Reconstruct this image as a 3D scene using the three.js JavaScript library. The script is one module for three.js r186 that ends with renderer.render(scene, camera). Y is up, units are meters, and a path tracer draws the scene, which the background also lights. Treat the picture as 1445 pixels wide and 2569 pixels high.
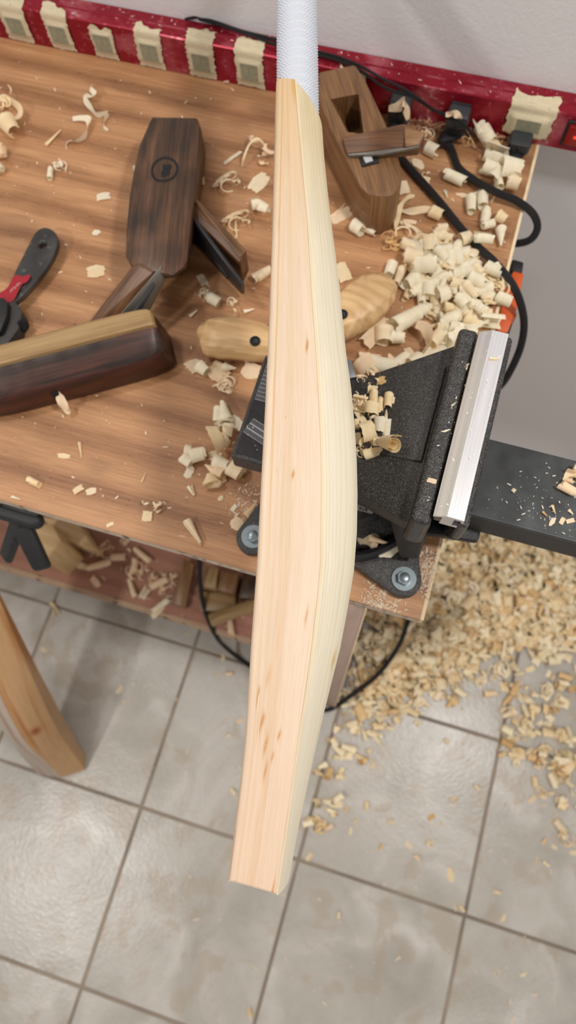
import * as THREE from 'three';
import { RoundedBoxGeometry } from 'three/addons/geometries/RoundedBoxGeometry.js';
import { ConvexGeometry } from 'three/addons/geometries/ConvexGeometry.js';
import { mergeGeometries, toCreasedNormals, mergeVertices } from 'three/addons/utils/BufferGeometryUtils.js';
import { Brush, Evaluator, SUBTRACTION } from 'three-bvh-csg';
import { RectAreaLightUniformsLib } from 'three/addons/lights/RectAreaLightUniformsLib.js';

// ---------------------------------------------------------------- camera, lights, exposure
const scene = new THREE.Scene();
scene.background = new THREE.Color(0x000000);
const camera = new THREE.PerspectiveCamera(71.62, 1445 / 2569, 0.05, 20);
camera.position.set(0, 1.6994, 0);
camera.rotation.set(-1.26952, 0.42202, -0.13758, 'YXZ');
camera.focus = 0.52;
camera.userData.fStop = 6.3;
const renderer = new THREE.WebGLRenderer({ antialias: true });
renderer.toneMapping = THREE.LinearToneMapping;
renderer.toneMappingExposure = 0.56;
renderer.shadowMap.enabled = true;
renderer.shadowMap.type = THREE.PCFSoftShadowMap;
RectAreaLightUniformsLib.init();
const CEIL = 2.5;
// recessed ceiling lights: [x, z, size, intensity]
const LAMPS = [[-1.1, 1.06, 0.16, 400], [-0.85, -0.28, 0.16, 140], [0.62, -0.2, 0.16, 330], [1.3, 1.5, 0.16, 140]];
const LAMP_COLOR = new THREE.Color().setRGB(1.0, 0.965, 0.925);

// ---------------------------------------------------------------- helpers
const V = (x, y, z) => new THREE.Vector3(x, y, z);
const YB = 0.9714, ZB = -0.7549, BX = 0.0734, BZ = -0.1330;   // bench top height, rail front, bench right end, bench front
function rng(seed) { let a = seed >>> 0; return () => { a = (a + 0x6D2B79F5) | 0; let t = Math.imul(a ^ (a >>> 15), 1 | a); t = (t + Math.imul(t ^ (t >>> 7), 61 | t)) ^ t; return ((t ^ (t >>> 14)) >>> 0) / 4294967296; }; }
const used = {};
function numbered(n) { if (used[n] === undefined) { used[n] = 0; return n; } used[n]++; return n + '_' + String(used[n]).padStart(3, '0'); }
function tag(o, label, category, group, kind) { if (label) o.userData.label = label; if (category) o.userData.category = category; if (group) o.userData.group = group; if (kind) o.userData.kind = kind; return o; }
function shade(m) { m.castShadow = true; m.receiveShadow = true; return m; }
function mesh(name, geo, mat, parent) { const m = shade(new THREE.Mesh(geo, mat)); m.name = parent ? name : numbered(name); (parent || scene).add(m); return m; }
function thing(name, label, category, group) { const g = new THREE.Group(); g.name = numbered(name); scene.add(g); return tag(g, label, category, group); }
function fin(g) {     // move the origin of a thing to its base
  g.updateMatrixWorld(true);
  const b = new THREE.Box3().setFromObject(g), c = b.getCenter(V(0, 0, 0)); c.y = b.min.y;
  if (g.isMesh) { g.geometry.translate(-c.x, -c.y, -c.z); } else for (const k of g.children) k.position.sub(c);
  g.position.copy(c); return g;
}
function struct(name, geo, mat) { const m = mesh(name, geo, mat); m.userData.kind = 'structure'; return m; }
function hash(x, y, s) { let h = (x * 374761393 + y * 668265263 + s * 974711) | 0; h = Math.imul(h ^ (h >>> 13), 1274126177); return ((h ^ (h >>> 16)) >>> 0) / 4294967296; }
function vn(x, y, s) { const xi = Math.floor(x), yi = Math.floor(y); let fx = x - xi, fy = y - yi; fx = fx * fx * (3 - 2 * fx); fy = fy * fy * (3 - 2 * fy);
  const a = hash(xi, yi, s), b = hash(xi + 1, yi, s), c = hash(xi, yi + 1, s), d = hash(xi + 1, yi + 1, s); return a + (b - a) * fx + (c - a) * fy + (a - b - c + d) * fx * fy; }
function fbm(x, y, s, o = 3) { let v = 0, a = 0.5, t = 0; for (let i = 0; i < o; i++) { v += a * vn(x, y, s + i * 17); t += a; x *= 2.03; y *= 2.03; a *= 0.5; } return v / t; }
const clamp = (x, a, b) => Math.min(b, Math.max(a, x)), smooth = (a, b, x) => { const t = clamp((x - a) / (b - a), 0, 1); return t * t * (3 - 2 * t); };
const mix = (a, b, t) => a + (b - a) * t;
function tex(w, h, fn, srgb = true, wrap = true) {
  const d = new Uint8Array(w * h * 4);
  for (let j = 0; j < h; j++) for (let i = 0; i < w; i++) { const c = fn(i / w, j / h), k = (j * w + i) * 4; d[k] = clamp(c[0], 0, 255); d[k + 1] = clamp(c[1], 0, 255); d[k + 2] = clamp(c[2], 0, 255); d[k + 3] = 255; }
  const t = new THREE.DataTexture(d, w, h); t.magFilter = THREE.LinearFilter; t.minFilter = THREE.LinearMipmapLinearFilter; t.generateMipmaps = true;
  if (srgb) t.colorSpace = THREE.SRGBColorSpace; if (wrap) t.wrapS = t.wrapT = THREE.MirroredRepeatWrapping; t.needsUpdate = true; return t;
}
function std(o) { return new THREE.MeshStandardMaterial(o); }
// wood: x runs along the grain, y across it, both in metres
function woodTex(o) {
  const { w = 1024, h = 256, L = 0.4, A = 0.1, light, dark, freq = 90, warp = 1.2, fiber = 0.35, ring = 0.6, seed = 1, pores = 0, stain } = o;
  return tex(w, h, (u, v) => {
    const x = u * L, y = v * A;
    const wy = y + 0.010 * warp * (fbm(x * 5, y * 9, seed) - 0.5) + 0.003 * warp * (fbm(x * 22, y * 30, seed + 5) - 0.5);
    let r = 0.5 + 0.5 * Math.sin(6.283 * wy * freq + 3 * fbm(x * 3, y * 20, seed + 9)); r = Math.pow(r, 1.6);
    const f = fbm(x * 28, y * 900, seed + 3, 3), f2 = fbm(x * 6, y * 160, seed + 4, 2);
    let t = ring * r + fiber * (f * 1.3 - 0.4) + 0.35 * (f2 - 0.5);
    if (pores) { const p = vn(x * 130, y * 1500, seed + 7); if (p > 1 - 0.26 * pores) t += 0.45 * pores * (0.5 + r); }
    t = clamp(t, -0.2, 1.25);
    let c = [mix(light[0], dark[0], t), mix(light[1], dark[1], t), mix(light[2], dark[2], t)];
    if (stain) c = stain(c, x, y);
    return c;
  });
}
function woodMat(t, L, A, o = {}) { t.repeat.set(1 / L, 1 / A); return std({ map: t, roughness: 0.55, ...o }); }
// uv in metres: u runs along the axis of the grain, v across it
function woodUV(g, axis = 'x', off = 0) {
  if (g.index) g = g.toNonIndexed(); g.computeBoundingBox();
  const p = g.attributes.position, n = p.count, uv = new Float32Array(n * 2), a = V(0, 0, 0), b = V(0, 0, 0), c = V(0, 0, 0);
  for (let i = 0; i < n; i += 3) {
    a.fromBufferAttribute(p, i); b.fromBufferAttribute(p, i + 1); c.fromBufferAttribute(p, i + 2);
    const nn = b.clone().sub(a).cross(c.clone().sub(a)); const N = [Math.abs(nn.x), Math.abs(nn.y), Math.abs(nn.z)];
    const k = 'xyz'.indexOf(axis), o2 = [0, 1, 2].filter(q => q !== k);
    const endg = N[k] > N[o2[0]] && N[k] > N[o2[1]];
    const vv = N[o2[0]] > N[o2[1]] ? o2[1] : o2[0];
    [a, b, c].forEach((P, j) => { const q = [P.x, P.y, P.z]; uv[(i + j) * 2] = (endg ? q[o2[0]] * 0.3 : q[k]) + off; uv[(i + j) * 2 + 1] = (endg ? q[o2[1]] : q[vv]) + off * 0.37; });
  }
  g.setAttribute('uv', new THREE.BufferAttribute(uv, 2)); return g;
}
function rbox(w, h, d, r = 0.002, s = 2) { return new RoundedBoxGeometry(w, h, d, s, Math.min(r, w / 2.01, h / 2.01, d / 2.01)); }
function hull(points, r = 0.002) {   // convex solid with softened corners
  const q = []; const ds = []; for (const x of [-1, 0, 1]) for (const y of [-1, 0, 1]) for (const z of [-1, 0, 1]) if (x || y || z) { const l = Math.hypot(x, y, z); ds.push([x / l * r, y / l * r, z / l * r]); }
  for (const p of points) for (const e of ds) q.push(V(p[0] + e[0], p[1] + e[1], p[2] + e[2]));
  return toCreasedNormals(new ConvexGeometry(q), 0.6);
}
function sbox(x0, x1, y0, y1, z0, z1, r = 0.002) { const g = rbox(x1 - x0, y1 - y0, z1 - z0, r); g.translate((x0 + x1) / 2, (y0 + y1) / 2, (z0 + z1) / 2); return g; }
function tube(pts, r, seg = 60, rad = 10, closed = false) { const c = new THREE.CatmullRomCurve3(pts.map(p => V(...p)), closed, 'centripetal'); return new THREE.TubeGeometry(c, seg, r, rad, closed); }
function capTube(pts, r, seg = 60, rad = 10) { const g = [tube(pts, r, seg, rad)]; for (const p of [pts[0], pts[pts.length - 1]]) { const s = new THREE.SphereGeometry(r, rad, 6); s.translate(...p); g.push(s); } return mergeGeometries(g); }
function cyl(r0, r1, h, seg = 32) { return new THREE.CylinderGeometry(r0, r1, h, seg); }
function lathe(pts, seg = 40) { return toCreasedNormals(new THREE.LatheGeometry(pts.map(p => new THREE.Vector2(...p)), seg), 0.5); }
function extr(pts, depth, bevel = 0.002, holes = [], curve = 8) {
  const s = new THREE.Shape(pts.map(p => new THREE.Vector2(...p))); for (const h of holes) s.holes.push(new THREE.Path(h.map(p => new THREE.Vector2(...p))));
  return new THREE.ExtrudeGeometry(s, { depth: depth - 2 * bevel, bevelEnabled: bevel > 0, bevelThickness: bevel, bevelSize: bevel, bevelOffset: -bevel, bevelSegments: 3, curveSegments: curve, steps: 1 });
}
// closed loft through rings of points, capped
function loft(rings, crease = 0.6) {
  const m = rings[0].length, pos = [], uv = [];
  const P = (i, j) => rings[i][((j % m) + m) % m];
  const tri = (a, b, c, ua, ub, uc) => { pos.push(...a, ...b, ...c); uv.push(...ua, ...ub, ...uc); };
  for (let i = 0; i + 1 < rings.length; i++) for (let j = 0; j < m; j++) {
    const u0 = i / (rings.length - 1), u1 = (i + 1) / (rings.length - 1), v0 = j / m, v1 = (j + 1) / m;
    tri(P(i, j), P(i + 1, j), P(i + 1, j + 1), [u0, v0], [u1, v0], [u1, v1]); tri(P(i, j), P(i + 1, j + 1), P(i, j + 1), [u0, v0], [u1, v1], [u0, v1]);
  }
  for (const [i, f] of [[0, 1], [rings.length - 1, 0]]) {
    const c = [0, 0, 0]; for (const q of rings[i]) for (let k = 0; k < 3; k++) c[k] += q[k] / m;
    for (let j = 0; j < m; j++) f ? tri(c, P(i, j), P(i, j + 1), [0, 0], [0, 0], [0, 0]) : tri(c, P(i, j + 1), P(i, j), [1, 0], [1, 0], [1, 0]);
  }
  let g = new THREE.BufferGeometry(); g.setAttribute('position', new THREE.Float32BufferAttribute(pos, 3)); g.setAttribute('uv', new THREE.Float32BufferAttribute(uv, 2));
  return toCreasedNormals(orient(g), crease);
}
function orient(g) {   // make the faces of a closed solid look outwards
  const p = g.attributes.position.array; let v = 0; for (let i = 0; i < p.length; i += 9) v += p[i] * (p[i + 4] * p[i + 8] - p[i + 5] * p[i + 7]) - p[i + 1] * (p[i + 3] * p[i + 8] - p[i + 5] * p[i + 6]) + p[i + 2] * (p[i + 3] * p[i + 7] - p[i + 4] * p[i + 6]);
  if (v < 0) for (const k of Object.keys(g.attributes)) { const a = g.attributes[k], n = a.itemSize; for (let t = 0; t < a.count; t += 3) for (let j = 0; j < n; j++) { const x = a.array[(t + 1) * n + j]; a.array[(t + 1) * n + j] = a.array[(t + 2) * n + j]; a.array[(t + 2) * n + j] = x; } }
  return g;
}
const bases = (o) => { const m = new THREE.Matrix4().makeBasis(V(...o.x), V(...o.y), V(...o.z)); m.setPosition(...o.at); return m; };

// ---------------------------------------------------------------- materials
const oakL = 0.86, oakA = 0.64;
const oakTex = woodTex({ w: 2048, h: 1536, L: oakL, A: oakA, light: [190, 144, 103], dark: [117, 77, 48], freq: 20, warp: 4.5, ring: 0.42, fiber: 0.40, seed: 21, pores: 0.5,
  stain: (c, x, y) => { const b = fbm(x * 7, y * 7, 77) - 0.5, s = smooth(0.62, 0.75, fbm(x * 9, y * 22, 31)) * 0.10; const k = 1 + 0.12 * b - s; return [c[0] * k, c[1] * (k - 0.01), c[2] * (k - 0.02)]; } });
const mOak = woodMat(oakTex, oakL, oakA, { roughness: 0.5 });
const pineTex = woodTex({ L: 0.5, A: 0.2, light: [226, 196, 148], dark: [186, 140, 88], freq: 50, warp: 4, seed: 4, ring: 0.2, fiber: 0.3 });
const mPine = woodMat(pineTex, 0.5, 0.2, { roughness: 0.7 });
const edgeTex = woodTex({ L: 0.5, A: 0.02, h: 64, light: [222, 205, 186], dark: [166, 146, 126], freq: 230, warp: 0.1, seed: 8, ring: 0.55, fiber: 0.5, stain: (c, x, y) => { const k = fbm(x * 90, y * 200, 5) > 0.69 ? 0.5 : 1; return [c[0] * k, c[1] * k, c[2] * k]; } });
const mEdge = woodMat(edgeTex, 0.5, 0.02, { roughness: 0.85 });
const mBand = woodMat(woodTex({ L: 0.5, A: 0.03, h: 64, light: [246, 226, 190], dark: [222, 196, 156], freq: 200, seed: 9 }), 0.5, 0.03, { roughness: 0.8 });
const walnut = (seed, light, dark, o = {}) => woodMat(woodTex({ w: 1024, h: 384, L: 0.25, A: 0.12, light, dark, freq: 42, warp: 4.5, ring: 0.22, fiber: 0.75, seed, ...o }), 0.25, 0.12, { roughness: 0.42 });
const mDark = walnut(11, [88, 62, 42], [32, 21, 14], { stain: (c, x, y) => { const k = 0.55 + 0.9 * fbm(x * 24, y * 34, 3); return [c[0] * k, c[1] * k, c[2] * k]; } });
const mRose = walnut(12, [74, 44, 34], [24, 14, 12], { freq: 40, warp: 4, ring: 0.45 });
const mRoseSole = walnut(13, [80, 38, 23], [32, 15, 11], { freq: 45, warp: 3, ring: 0.3 });
const mSap = walnut(14, [170, 141, 98], [138, 109, 70], { ring: 0.4, freq: 60 });
const mBeech = walnut(15, [142, 104, 68], [84, 58, 37], { freq: 60, warp: 4, pores: 0.5 });
const mBeechDark = walnut(16, [118, 80, 50], [60, 38, 24]);
const mWedge = walnut(17, [150, 112, 74], [92, 62, 38], { ring: 0.4 });
const mAsh = woodMat(woodTex({ w: 1024, h: 512, L: 0.24, A: 0.08, light: [222, 186, 136], dark: [172, 130, 82], freq: 75, warp: 5, ring: 0.34, fiber: 0.3, seed: 31 }), 0.24, 0.08, { roughness: 0.42 });
const speckTex = tex(512, 512, (u, v) => { const a = vn(u * 210, v * 210, 1), b = vn(u * 256, v * 256, 2), s = a * 0.55 + b * 0.45; const k = s > 0.6 ? 56 + 300 * (s - 0.6) : 26 + 30 * s; return [k * 1.0, k * 0.98, k * 0.95]; });  // pale specks: glints of the hammered relief painted into the colour
const speckBump = tex(512, 512, (u, v) => { const a = 255 * (vn(u * 170, v * 170, 1) * 0.6 + vn(u * 300, v * 300, 2) * 0.4); return [a, a, a]; }, false);
for (const t of [speckTex, speckBump]) t.repeat.set(1 / 0.085, 1 / 0.085);
const mHammer = std({ map: speckTex, bumpMap: speckBump, bumpScale: 0.0004, roughness: 0.42, metalness: 0.0 });
const fineBump = tex(512, 512, (u, v) => { const a = 255 * fbm(u * 220, v * 220, 5, 2); return [a, a, a]; }, false); fineBump.repeat.set(1 / 0.2, 1 / 0.2);
const mHammerGloss = std({ map: speckTex, bumpMap: speckBump, bumpScale: 0.0006, roughness: 0.24 });
const mCast = std({ color: 0x3a3735, bumpMap: fineBump, bumpScale: 0.0003, roughness: 0.62 });
const mCastDark = std({ color: 0x1c1c1e, bumpMap: fineBump, bumpScale: 0.0004, roughness: 0.5 });
const millTex = tex(1024, 512, (u, v) => { const x = u * 0.3, y = v * 0.15; const r = Math.hypot(x + 0.02, (y - 0.0375) * 1.0); const g = Math.sin(r * 6.283 / 0.0013) * 0.5 + 0.5; const b = fbm(x * 60, y * 60, 3); const k = 44 + 18 * g + 40 * (b - 0.4); return [k * 0.95, k, k]; }); millTex.repeat.set(1 / 0.3, 1 / 0.15);
const mMill = std({ map: millTex, roughness: 0.4, metalness: 0.25 });
const anvTex = tex(512, 512, (u, v) => { const k = 36 + 26 * (fbm((u + v) * 60, (u - v) * 9, 3) - 0.3) + (hash(Math.floor(u * 512), Math.floor(v * 512), 4) > 0.9985 ? 110 : 0); return [k, k, k * 1.03]; }); anvTex.repeat.set(1 / 0.1, 1 / 0.1);
const mAnvil = std({ map: anvTex, roughness: 0.4, metalness: 0.2 });
const brush = tex(1024, 256, (u, v) => { const k = 226 + 40 * (fbm(u * 3, v * 60, 3) - 0.5); return [k, k * 1.0, k * 1.01]; }); brush.repeat.set(1 / 0.3, 1 / 0.03);
const mAlu = std({ map: brush, roughness: 0.36, metalness: 0.9 });
const mZinc = std({ color: 0x8d9a9f, roughness: 0.35, metalness: 0.7 });
const mSteel = std({ map: tex(256, 256, (u, v) => { const k = 96 + 70 * (fbm(u * 12, v * 12, 6) - 0.5); return [k * 1.05, k, k * 0.94]; }), roughness: 0.4, metalness: 0.6 });
const mSteelDark = std({ map: tex(256, 256, (u, v) => { const k = 58 + 60 * (fbm(u * 14, v * 14, 9) - 0.5); return [k, k, k * 1.05]; }), roughness: 0.38, metalness: 0.5 });
const dustRed = tex(1024, 256, (u, v) => { const d = smooth(0.5, 0.8, fbm(u * 22, v * 7, 4, 4)) * 0.5 + 0.08 + smooth(0.72, 0.8, fbm(u * 160, v * 44, 14, 2)) * 0.4; const c = [138, 10, 32]; return [mix(c[0], 206, d), mix(c[1], 150, d), mix(c[2], 150, d)]; }); dustRed.repeat.set(1 / 0.8, 1 / 0.2);
const mRed = std({ map: dustRed, roughness: 0.3, metalness: 0.45 });
const mRubber = std({ color: 0x17181b, roughness: 0.5, bumpMap: fineBump, bumpScale: 0.0003 });
const mBlack = std({ color: 0x1b1c1e, roughness: 0.55 });
const mGrey = std({ color: 0x34373a, roughness: 0.45 });
const mOrange = std({ color: 0xd9602a, roughness: 0.45 });
const mTape = new THREE.MeshPhysicalMaterial({ map: tex(256, 256, (u, v) => { const k = 1 + 0.12 * (fbm(u * 5, v * 60, 2) - 0.5) + 0.06 * (fbm(u * 80, v * 8, 5) - 0.5); return [206 * k, 193 * k, 162 * k]; }), roughness: 0.75, side: THREE.DoubleSide });
const mTapeOver = std({ map: tex(128, 128, (u, v) => { const k = 1 + 0.25 * (fbm(u * 6, v * 6, 8) - 0.5); return [146 * k, 144 * k, 120 * k]; }), roughness: 0.7 });

// ---------------------------------------------------------------- the room
const RX0 = -2.0, RX1 = 1.75, RZ0 = ZB - 0.031, RZ1 = 2.3;
const wallBump = tex(1024, 1024, (u, v) => { const a = 255 * fbm(u * 230, v * 230, 3, 2); return [a, a, a]; }, false); wallBump.repeat.set(1 / 0.8, 1 / 0.8);
const mWall = std({ color: new THREE.Color().setRGB(0.70, 0.69, 0.70), roughness: 0.7, bumpMap: wallBump, bumpScale: 0.00025 });
const mWall2 = std({ color: new THREE.Color().setRGB(0.70, 0.69, 0.70), roughness: 0.85 });
const mCeil = std({ color: new THREE.Color().setRGB(0.8, 0.79, 0.78), roughness: 0.9 });
struct('wall_back', woodUV(sbox(RX0 - 0.1, RX1 + 0.1, -0.1, CEIL, RZ0 - 0.1, RZ0, 0.001), 'x'), mWall);
struct('wall_front', sbox(RX0 - 0.1, RX1 + 0.1, -0.1, CEIL, RZ1, RZ1 + 0.1, 0.001), mWall2);
struct('wall_left', sbox(RX0 - 0.1, RX0, -0.1, CEIL, RZ0, RZ1, 0.001), mWall2);
struct('wall_right', sbox(RX1, RX1 + 0.1, -0.1, CEIL, RZ0, RZ1, 0.001), mWall2);
struct('ceiling', sbox(RX0 - 0.1, RX1 + 0.1, CEIL, CEIL + 0.1, RZ0 - 0.1, RZ1 + 0.1, 0.001), mCeil);
const groutTex = tex(256, 256, (u, v) => { const k = 0.8 + 0.4 * fbm(u * 40, v * 40, 6); return [140 * k, 128 * k, 114 * k]; });
const floor = struct('floor', sbox(RX0 - 0.1, RX1 + 0.1, -0.1, -0.0014, RZ0 - 0.1, RZ1 + 0.1, 0.001), std({ map: groutTex, roughness: 0.9 }));
{
  const S = 0.3670, r = rng(5), tiles = [];
  const tileMats = [0, 1, 2, 3].map(k => {
    const t = tex(512, 512, (u, v) => {
      const p = u * 3 + 9 * k, q = v * 3, w1 = fbm(p * 0.9, q * 0.9, 40 + k, 3), w2 = fbm(p * 0.9 + 5, q * 0.9 + 3, 44 + k, 3);
      const a = fbm(p + 2.6 * w1, q * 1.6 + 2.6 * w2, 50 + k, 4), b = fbm((p - q) * 2.2 + 3 * w1, (p + q) * 0.9 + 2 * w2, 60 + k, 4), f = fbm(u * 70, v * 70, 70 + k, 2);
      const sw = smooth(0.03, 0.0, Math.abs(b - 0.52)) * 0.5 * smooth(0.45, 0.6, a), st = smooth(0.60, 0.72, fbm(u * 7 + w1 * 2, v * 7 + k, 80 + k, 4));
      const t1 = (a - 0.5) * 1.1 + (f - 0.5) * 0.14; let c = [187 * (1 + 0.24 * t1), 182 * (1 + 0.25 * t1), 173 * (1 + 0.28 * t1)];
      const m = clamp(st * 0.32 + sw * 0.5, 0, 1); return [mix(c[0], 168, m), mix(c[1], 150, m), mix(c[2], 128, m)];
    }, true, false);
    const rb = tex(256, 256, (u, v) => { const a = 255 * fbm(u * 90, v * 90, 90 + k, 2); return [a, a, a]; }, false, false);
    return std({ map: t, roughness: 0.3, bumpMap: rb, bumpScale: 0.00035 });
  });
  const g = new THREE.ExtrudeGeometry(new THREE.Shape([[-1, -1], [1, -1], [1, 1], [-1, 1]].map(q => new THREE.Vector2(q[0] * (S / 2 - 0.003), q[1] * (S / 2 - 0.003)))), { depth: 0.006, bevelEnabled: true, bevelThickness: 0.0018, bevelSize: 0.0018, bevelOffset: -0.0018, bevelSegments: 1 });
  g.rotateX(-Math.PI / 2); g.computeBoundingBox(); g.translate(0, -g.boundingBox.max.y, 0);
  const uv = g.attributes.uv, p = g.attributes.position; for (let i = 0; i < uv.count; i++) uv.setXY(i, p.getX(i) / S + 0.5, p.getZ(i) / S + 0.5);
  for (let i = -5; i < 6; i++) for (let j = -4; j < 6; j++) {
    const x = -0.3345 + (i + 0.5) * S, z = 0.2714 + (j + 0.5) * S; if (x < RX0 + 0.17 || x > RX1 - 0.17 || z > RZ1 - 0.17 || z < RZ0 - 0.02) continue;
    const m = mesh('tile', g, tileMats[Math.floor(r() * 4)], floor); m.position.set(x, (r() - 0.5) * 0.0006, z); m.rotation.y = Math.floor(r() * 4) * Math.PI / 2;
    if (z - S / 2 < RZ0) { const c = (z + S / 2 - RZ0 - 0.004) / S; m.rotation.y = 0; m.scale.z = c; m.position.z = z + S / 2 - S * c / 2; }
  }
}
LAMPS.forEach(([x, z, s, I], k) => {
  const t = thing('ceiling_light', ['round recessed ceiling light over the front left of the room', 'round recessed ceiling light over the left of the workbench', 'round recessed ceiling light over the right end of the workbench', 'round recessed ceiling light over the front right of the room'][k], 'ceiling light');
  mesh('trim_ring', lathe([[s * 0.52, CEIL - 0.001], [s * 0.66, CEIL - 0.001], [s * 0.66, CEIL - 0.006], [s * 0.54, CEIL - 0.008], [s * 0.52, CEIL - 0.001]]).translate(x, 0, z), mCeil, t);
  mesh('diffuser', cyl(s * 0.52, s * 0.52, 0.004, 32).translate(x, CEIL - 0.004, z), std({ color: 0xffffff, emissive: LAMP_COLOR, emissiveIntensity: 3 }), t);
  fin(t);
  const L = new THREE.RectAreaLight(LAMP_COLOR, I, s, s); L.position.set(x, CEIL - 0.012, z); L.rotation.x = -Math.PI / 2; scene.add(L);
});

// ---------------------------------------------------------------- workbench
{
  const t = thing('workbench', 'oak-veneered plywood workbench with splayed plank legs and a low shelf', 'workbench');
  mesh('benchtop', woodUV(sbox(-1.15, BX - 0.004, YB - 0.003, YB, RZ0 + 0.001, BZ, 0.0008), 'x', 0.31), mOak, t);
  mesh('plywood_edge', woodUV(sbox(-1.15, BX - 0.004, YB - 0.02, YB - 0.003, RZ0 + 0.001, BZ - 0.0003, 0.0006), 'x'), mEdge, t).userData.label = 'pale layered plywood edge';
  mesh('edge_band', woodUV(sbox(BX - 0.004, BX, YB - 0.02, YB - 0.0002, RZ0 + 0.001, BZ - 0.0005, 0.0008), 'z'), mBand, t).userData.label = 'pale edge strip along the right end';
  const leg = (x0, x1, zt, zb, xs) => hull([[x0, YB - 0.024, zt], [x1, YB - 0.024, zt], [x0, YB - 0.024, zt - 0.04], [x1, YB - 0.024, zt - 0.04], [x0 + xs, 0.004, zb], [x1 + xs, 0.004, zb], [x0 + xs, 0.004, zb - 0.04], [x1 + xs, 0.004, zb - 0.04]], 0.002);
  mesh('leg', woodUV(leg(-0.085, 0.012, BZ - 0.004, -0.06, 0.008), 'y'), woodMat(woodTex({ w: 512, h: 256, L: 0.5, A: 0.2, light: [192, 168, 154], dark: [162, 136, 122], freq: 40, warp: 3, ring: 0.25, seed: 44 }), 0.5, 0.2, { roughness: 0.75 }), t);
  mesh('leg_edge', woodUV(hull([[0.0148, YB - 0.024, BZ - 0.003], [0.0225, 0.004, -0.059], [0.0148, YB - 0.024, BZ - 0.042], [0.0225, 0.004, -0.098]], 0.0012), 'y'), mBand, t).userData.label = 'pale edge of the front right leg';
  mesh('leg', woodUV(leg(-1.12, -1.03, BZ - 0.004, -0.06, 0), 'y'), mPine, t);
  mesh('leg', woodUV(leg(-0.085, 0.012, RZ0 + 0.05, RZ0 + 0.05, 0), 'y'), mPine, t); mesh('leg', woodUV(leg(-1.12, -1.03, RZ0 + 0.05, RZ0 + 0.05, 0), 'y'), mPine, t);
  mesh('shelf_board', woodUV(sbox(-1.1, 0.0, 0.134, 0.15, RZ0 + 0.05, -0.142, 0.001), 'x', 0.2), woodMat(woodTex({ w: 1024, h: 512, L: 0.8, A: 0.5, light: [176, 128, 108], dark: [136, 92, 74], freq: 22, seed: 61, warp: 2, ring: 0.3 }), 0.8, 0.5, { roughness: 0.75 }), t);
  mesh('shelf_edge', woodUV(sbox(-1.1, 0.0, 0.128, 0.1505, -0.142, -0.13, 0.001), 'x', 0.1), woodMat(edgeTex.clone(), 0.5, 0.02, { roughness: 0.8, color: 0xe8d8c8 }), t);
  fin(t);
}

// ---------------------------------------------------------------- red power strip
const OUT = [-0.635, -0.573, -0.51, -0.443, -0.372, -0.306, -0.24, -0.172, -0.106, -0.033, 0.048];
{
  const t = thing('power_strip', 'long red aluminium power strip along the back of the bench', 'power strip');
  const pr = [[0, 0.0005], [0, 0.0505], [0.0012, 0.052], [0.0125, 0.0535], [0.0135, 0.0552], [0.0165, 0.0552], [0.0175, 0.0537], [0.0295, 0.0537], [0.030, 0.053], [0.030, 0.0005]];
  const g = new THREE.ExtrudeGeometry(new THREE.Shape(pr.map(q => new THREE.Vector2(q[0], q[1]))), { depth: 1.5, bevelEnabled: false });
  g.rotateY(Math.PI / 2); g.rotateX(0); g.translate(-1.1, YB, ZB);      // local z becomes x, local x becomes -z
  mesh('housing', woodUV(g, 'x'), mRed, t);
  for (const x of OUT) { const o = mesh('outlet', sbox(x - 0.0125, x + 0.0125, YB + 0.012, YB + 0.039, ZB - 0.002, ZB + 0.0022, 0.001), mBlack, t); for (const [dx, dy, w, h] of [[-0.0045, 0.03, 0.0016, 0.006], [0.0045, 0.03, 0.0016, 0.007], [0, 0.02, 0.004, 0.004]]) mesh('slot', sbox(x + dx - w / 2, x + dx + w / 2, YB + dy - h / 2, YB + dy + h / 2, ZB + 0.002, ZB + 0.0026, 0.0003), mCastDark, o); }
  const sx = 0.1075;
  mesh('switch_frame', sbox(sx - 0.0125, sx + 0.0125, YB + 0.008, YB + 0.044, ZB - 0.001, ZB + 0.0025, 0.001), mBlack, t);
  const rk = mesh('rocker', hull([[sx - 0.008, YB + 0.012, ZB + 0.0035], [sx + 0.008, YB + 0.012, ZB + 0.0035], [sx - 0.008, YB + 0.04, ZB + 0.0065], [sx + 0.008, YB + 0.04, ZB + 0.0065], [sx - 0.008, YB + 0.012, ZB], [sx + 0.008, YB + 0.012, ZB], [sx - 0.008, YB + 0.04, ZB], [sx + 0.008, YB + 0.04, ZB]], 0.0008), std({ color: 0x6a0806, roughness: 0.25, emissive: 0xff1c08, emissiveIntensity: 0.12 }), t);
  rk.userData.label = 'lit red rocker switch';
  mesh('glow_spot', new THREE.SphereGeometry(0.0022, 12, 8).scale(1, 1, 0.4).translate(sx + 0.002, YB + 0.026, ZB + 0.006), std({ color: 0xff5030, emissive: 0xff3010, emissiveIntensity: 1.2 }), rk);
  fin(t);
}
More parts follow.
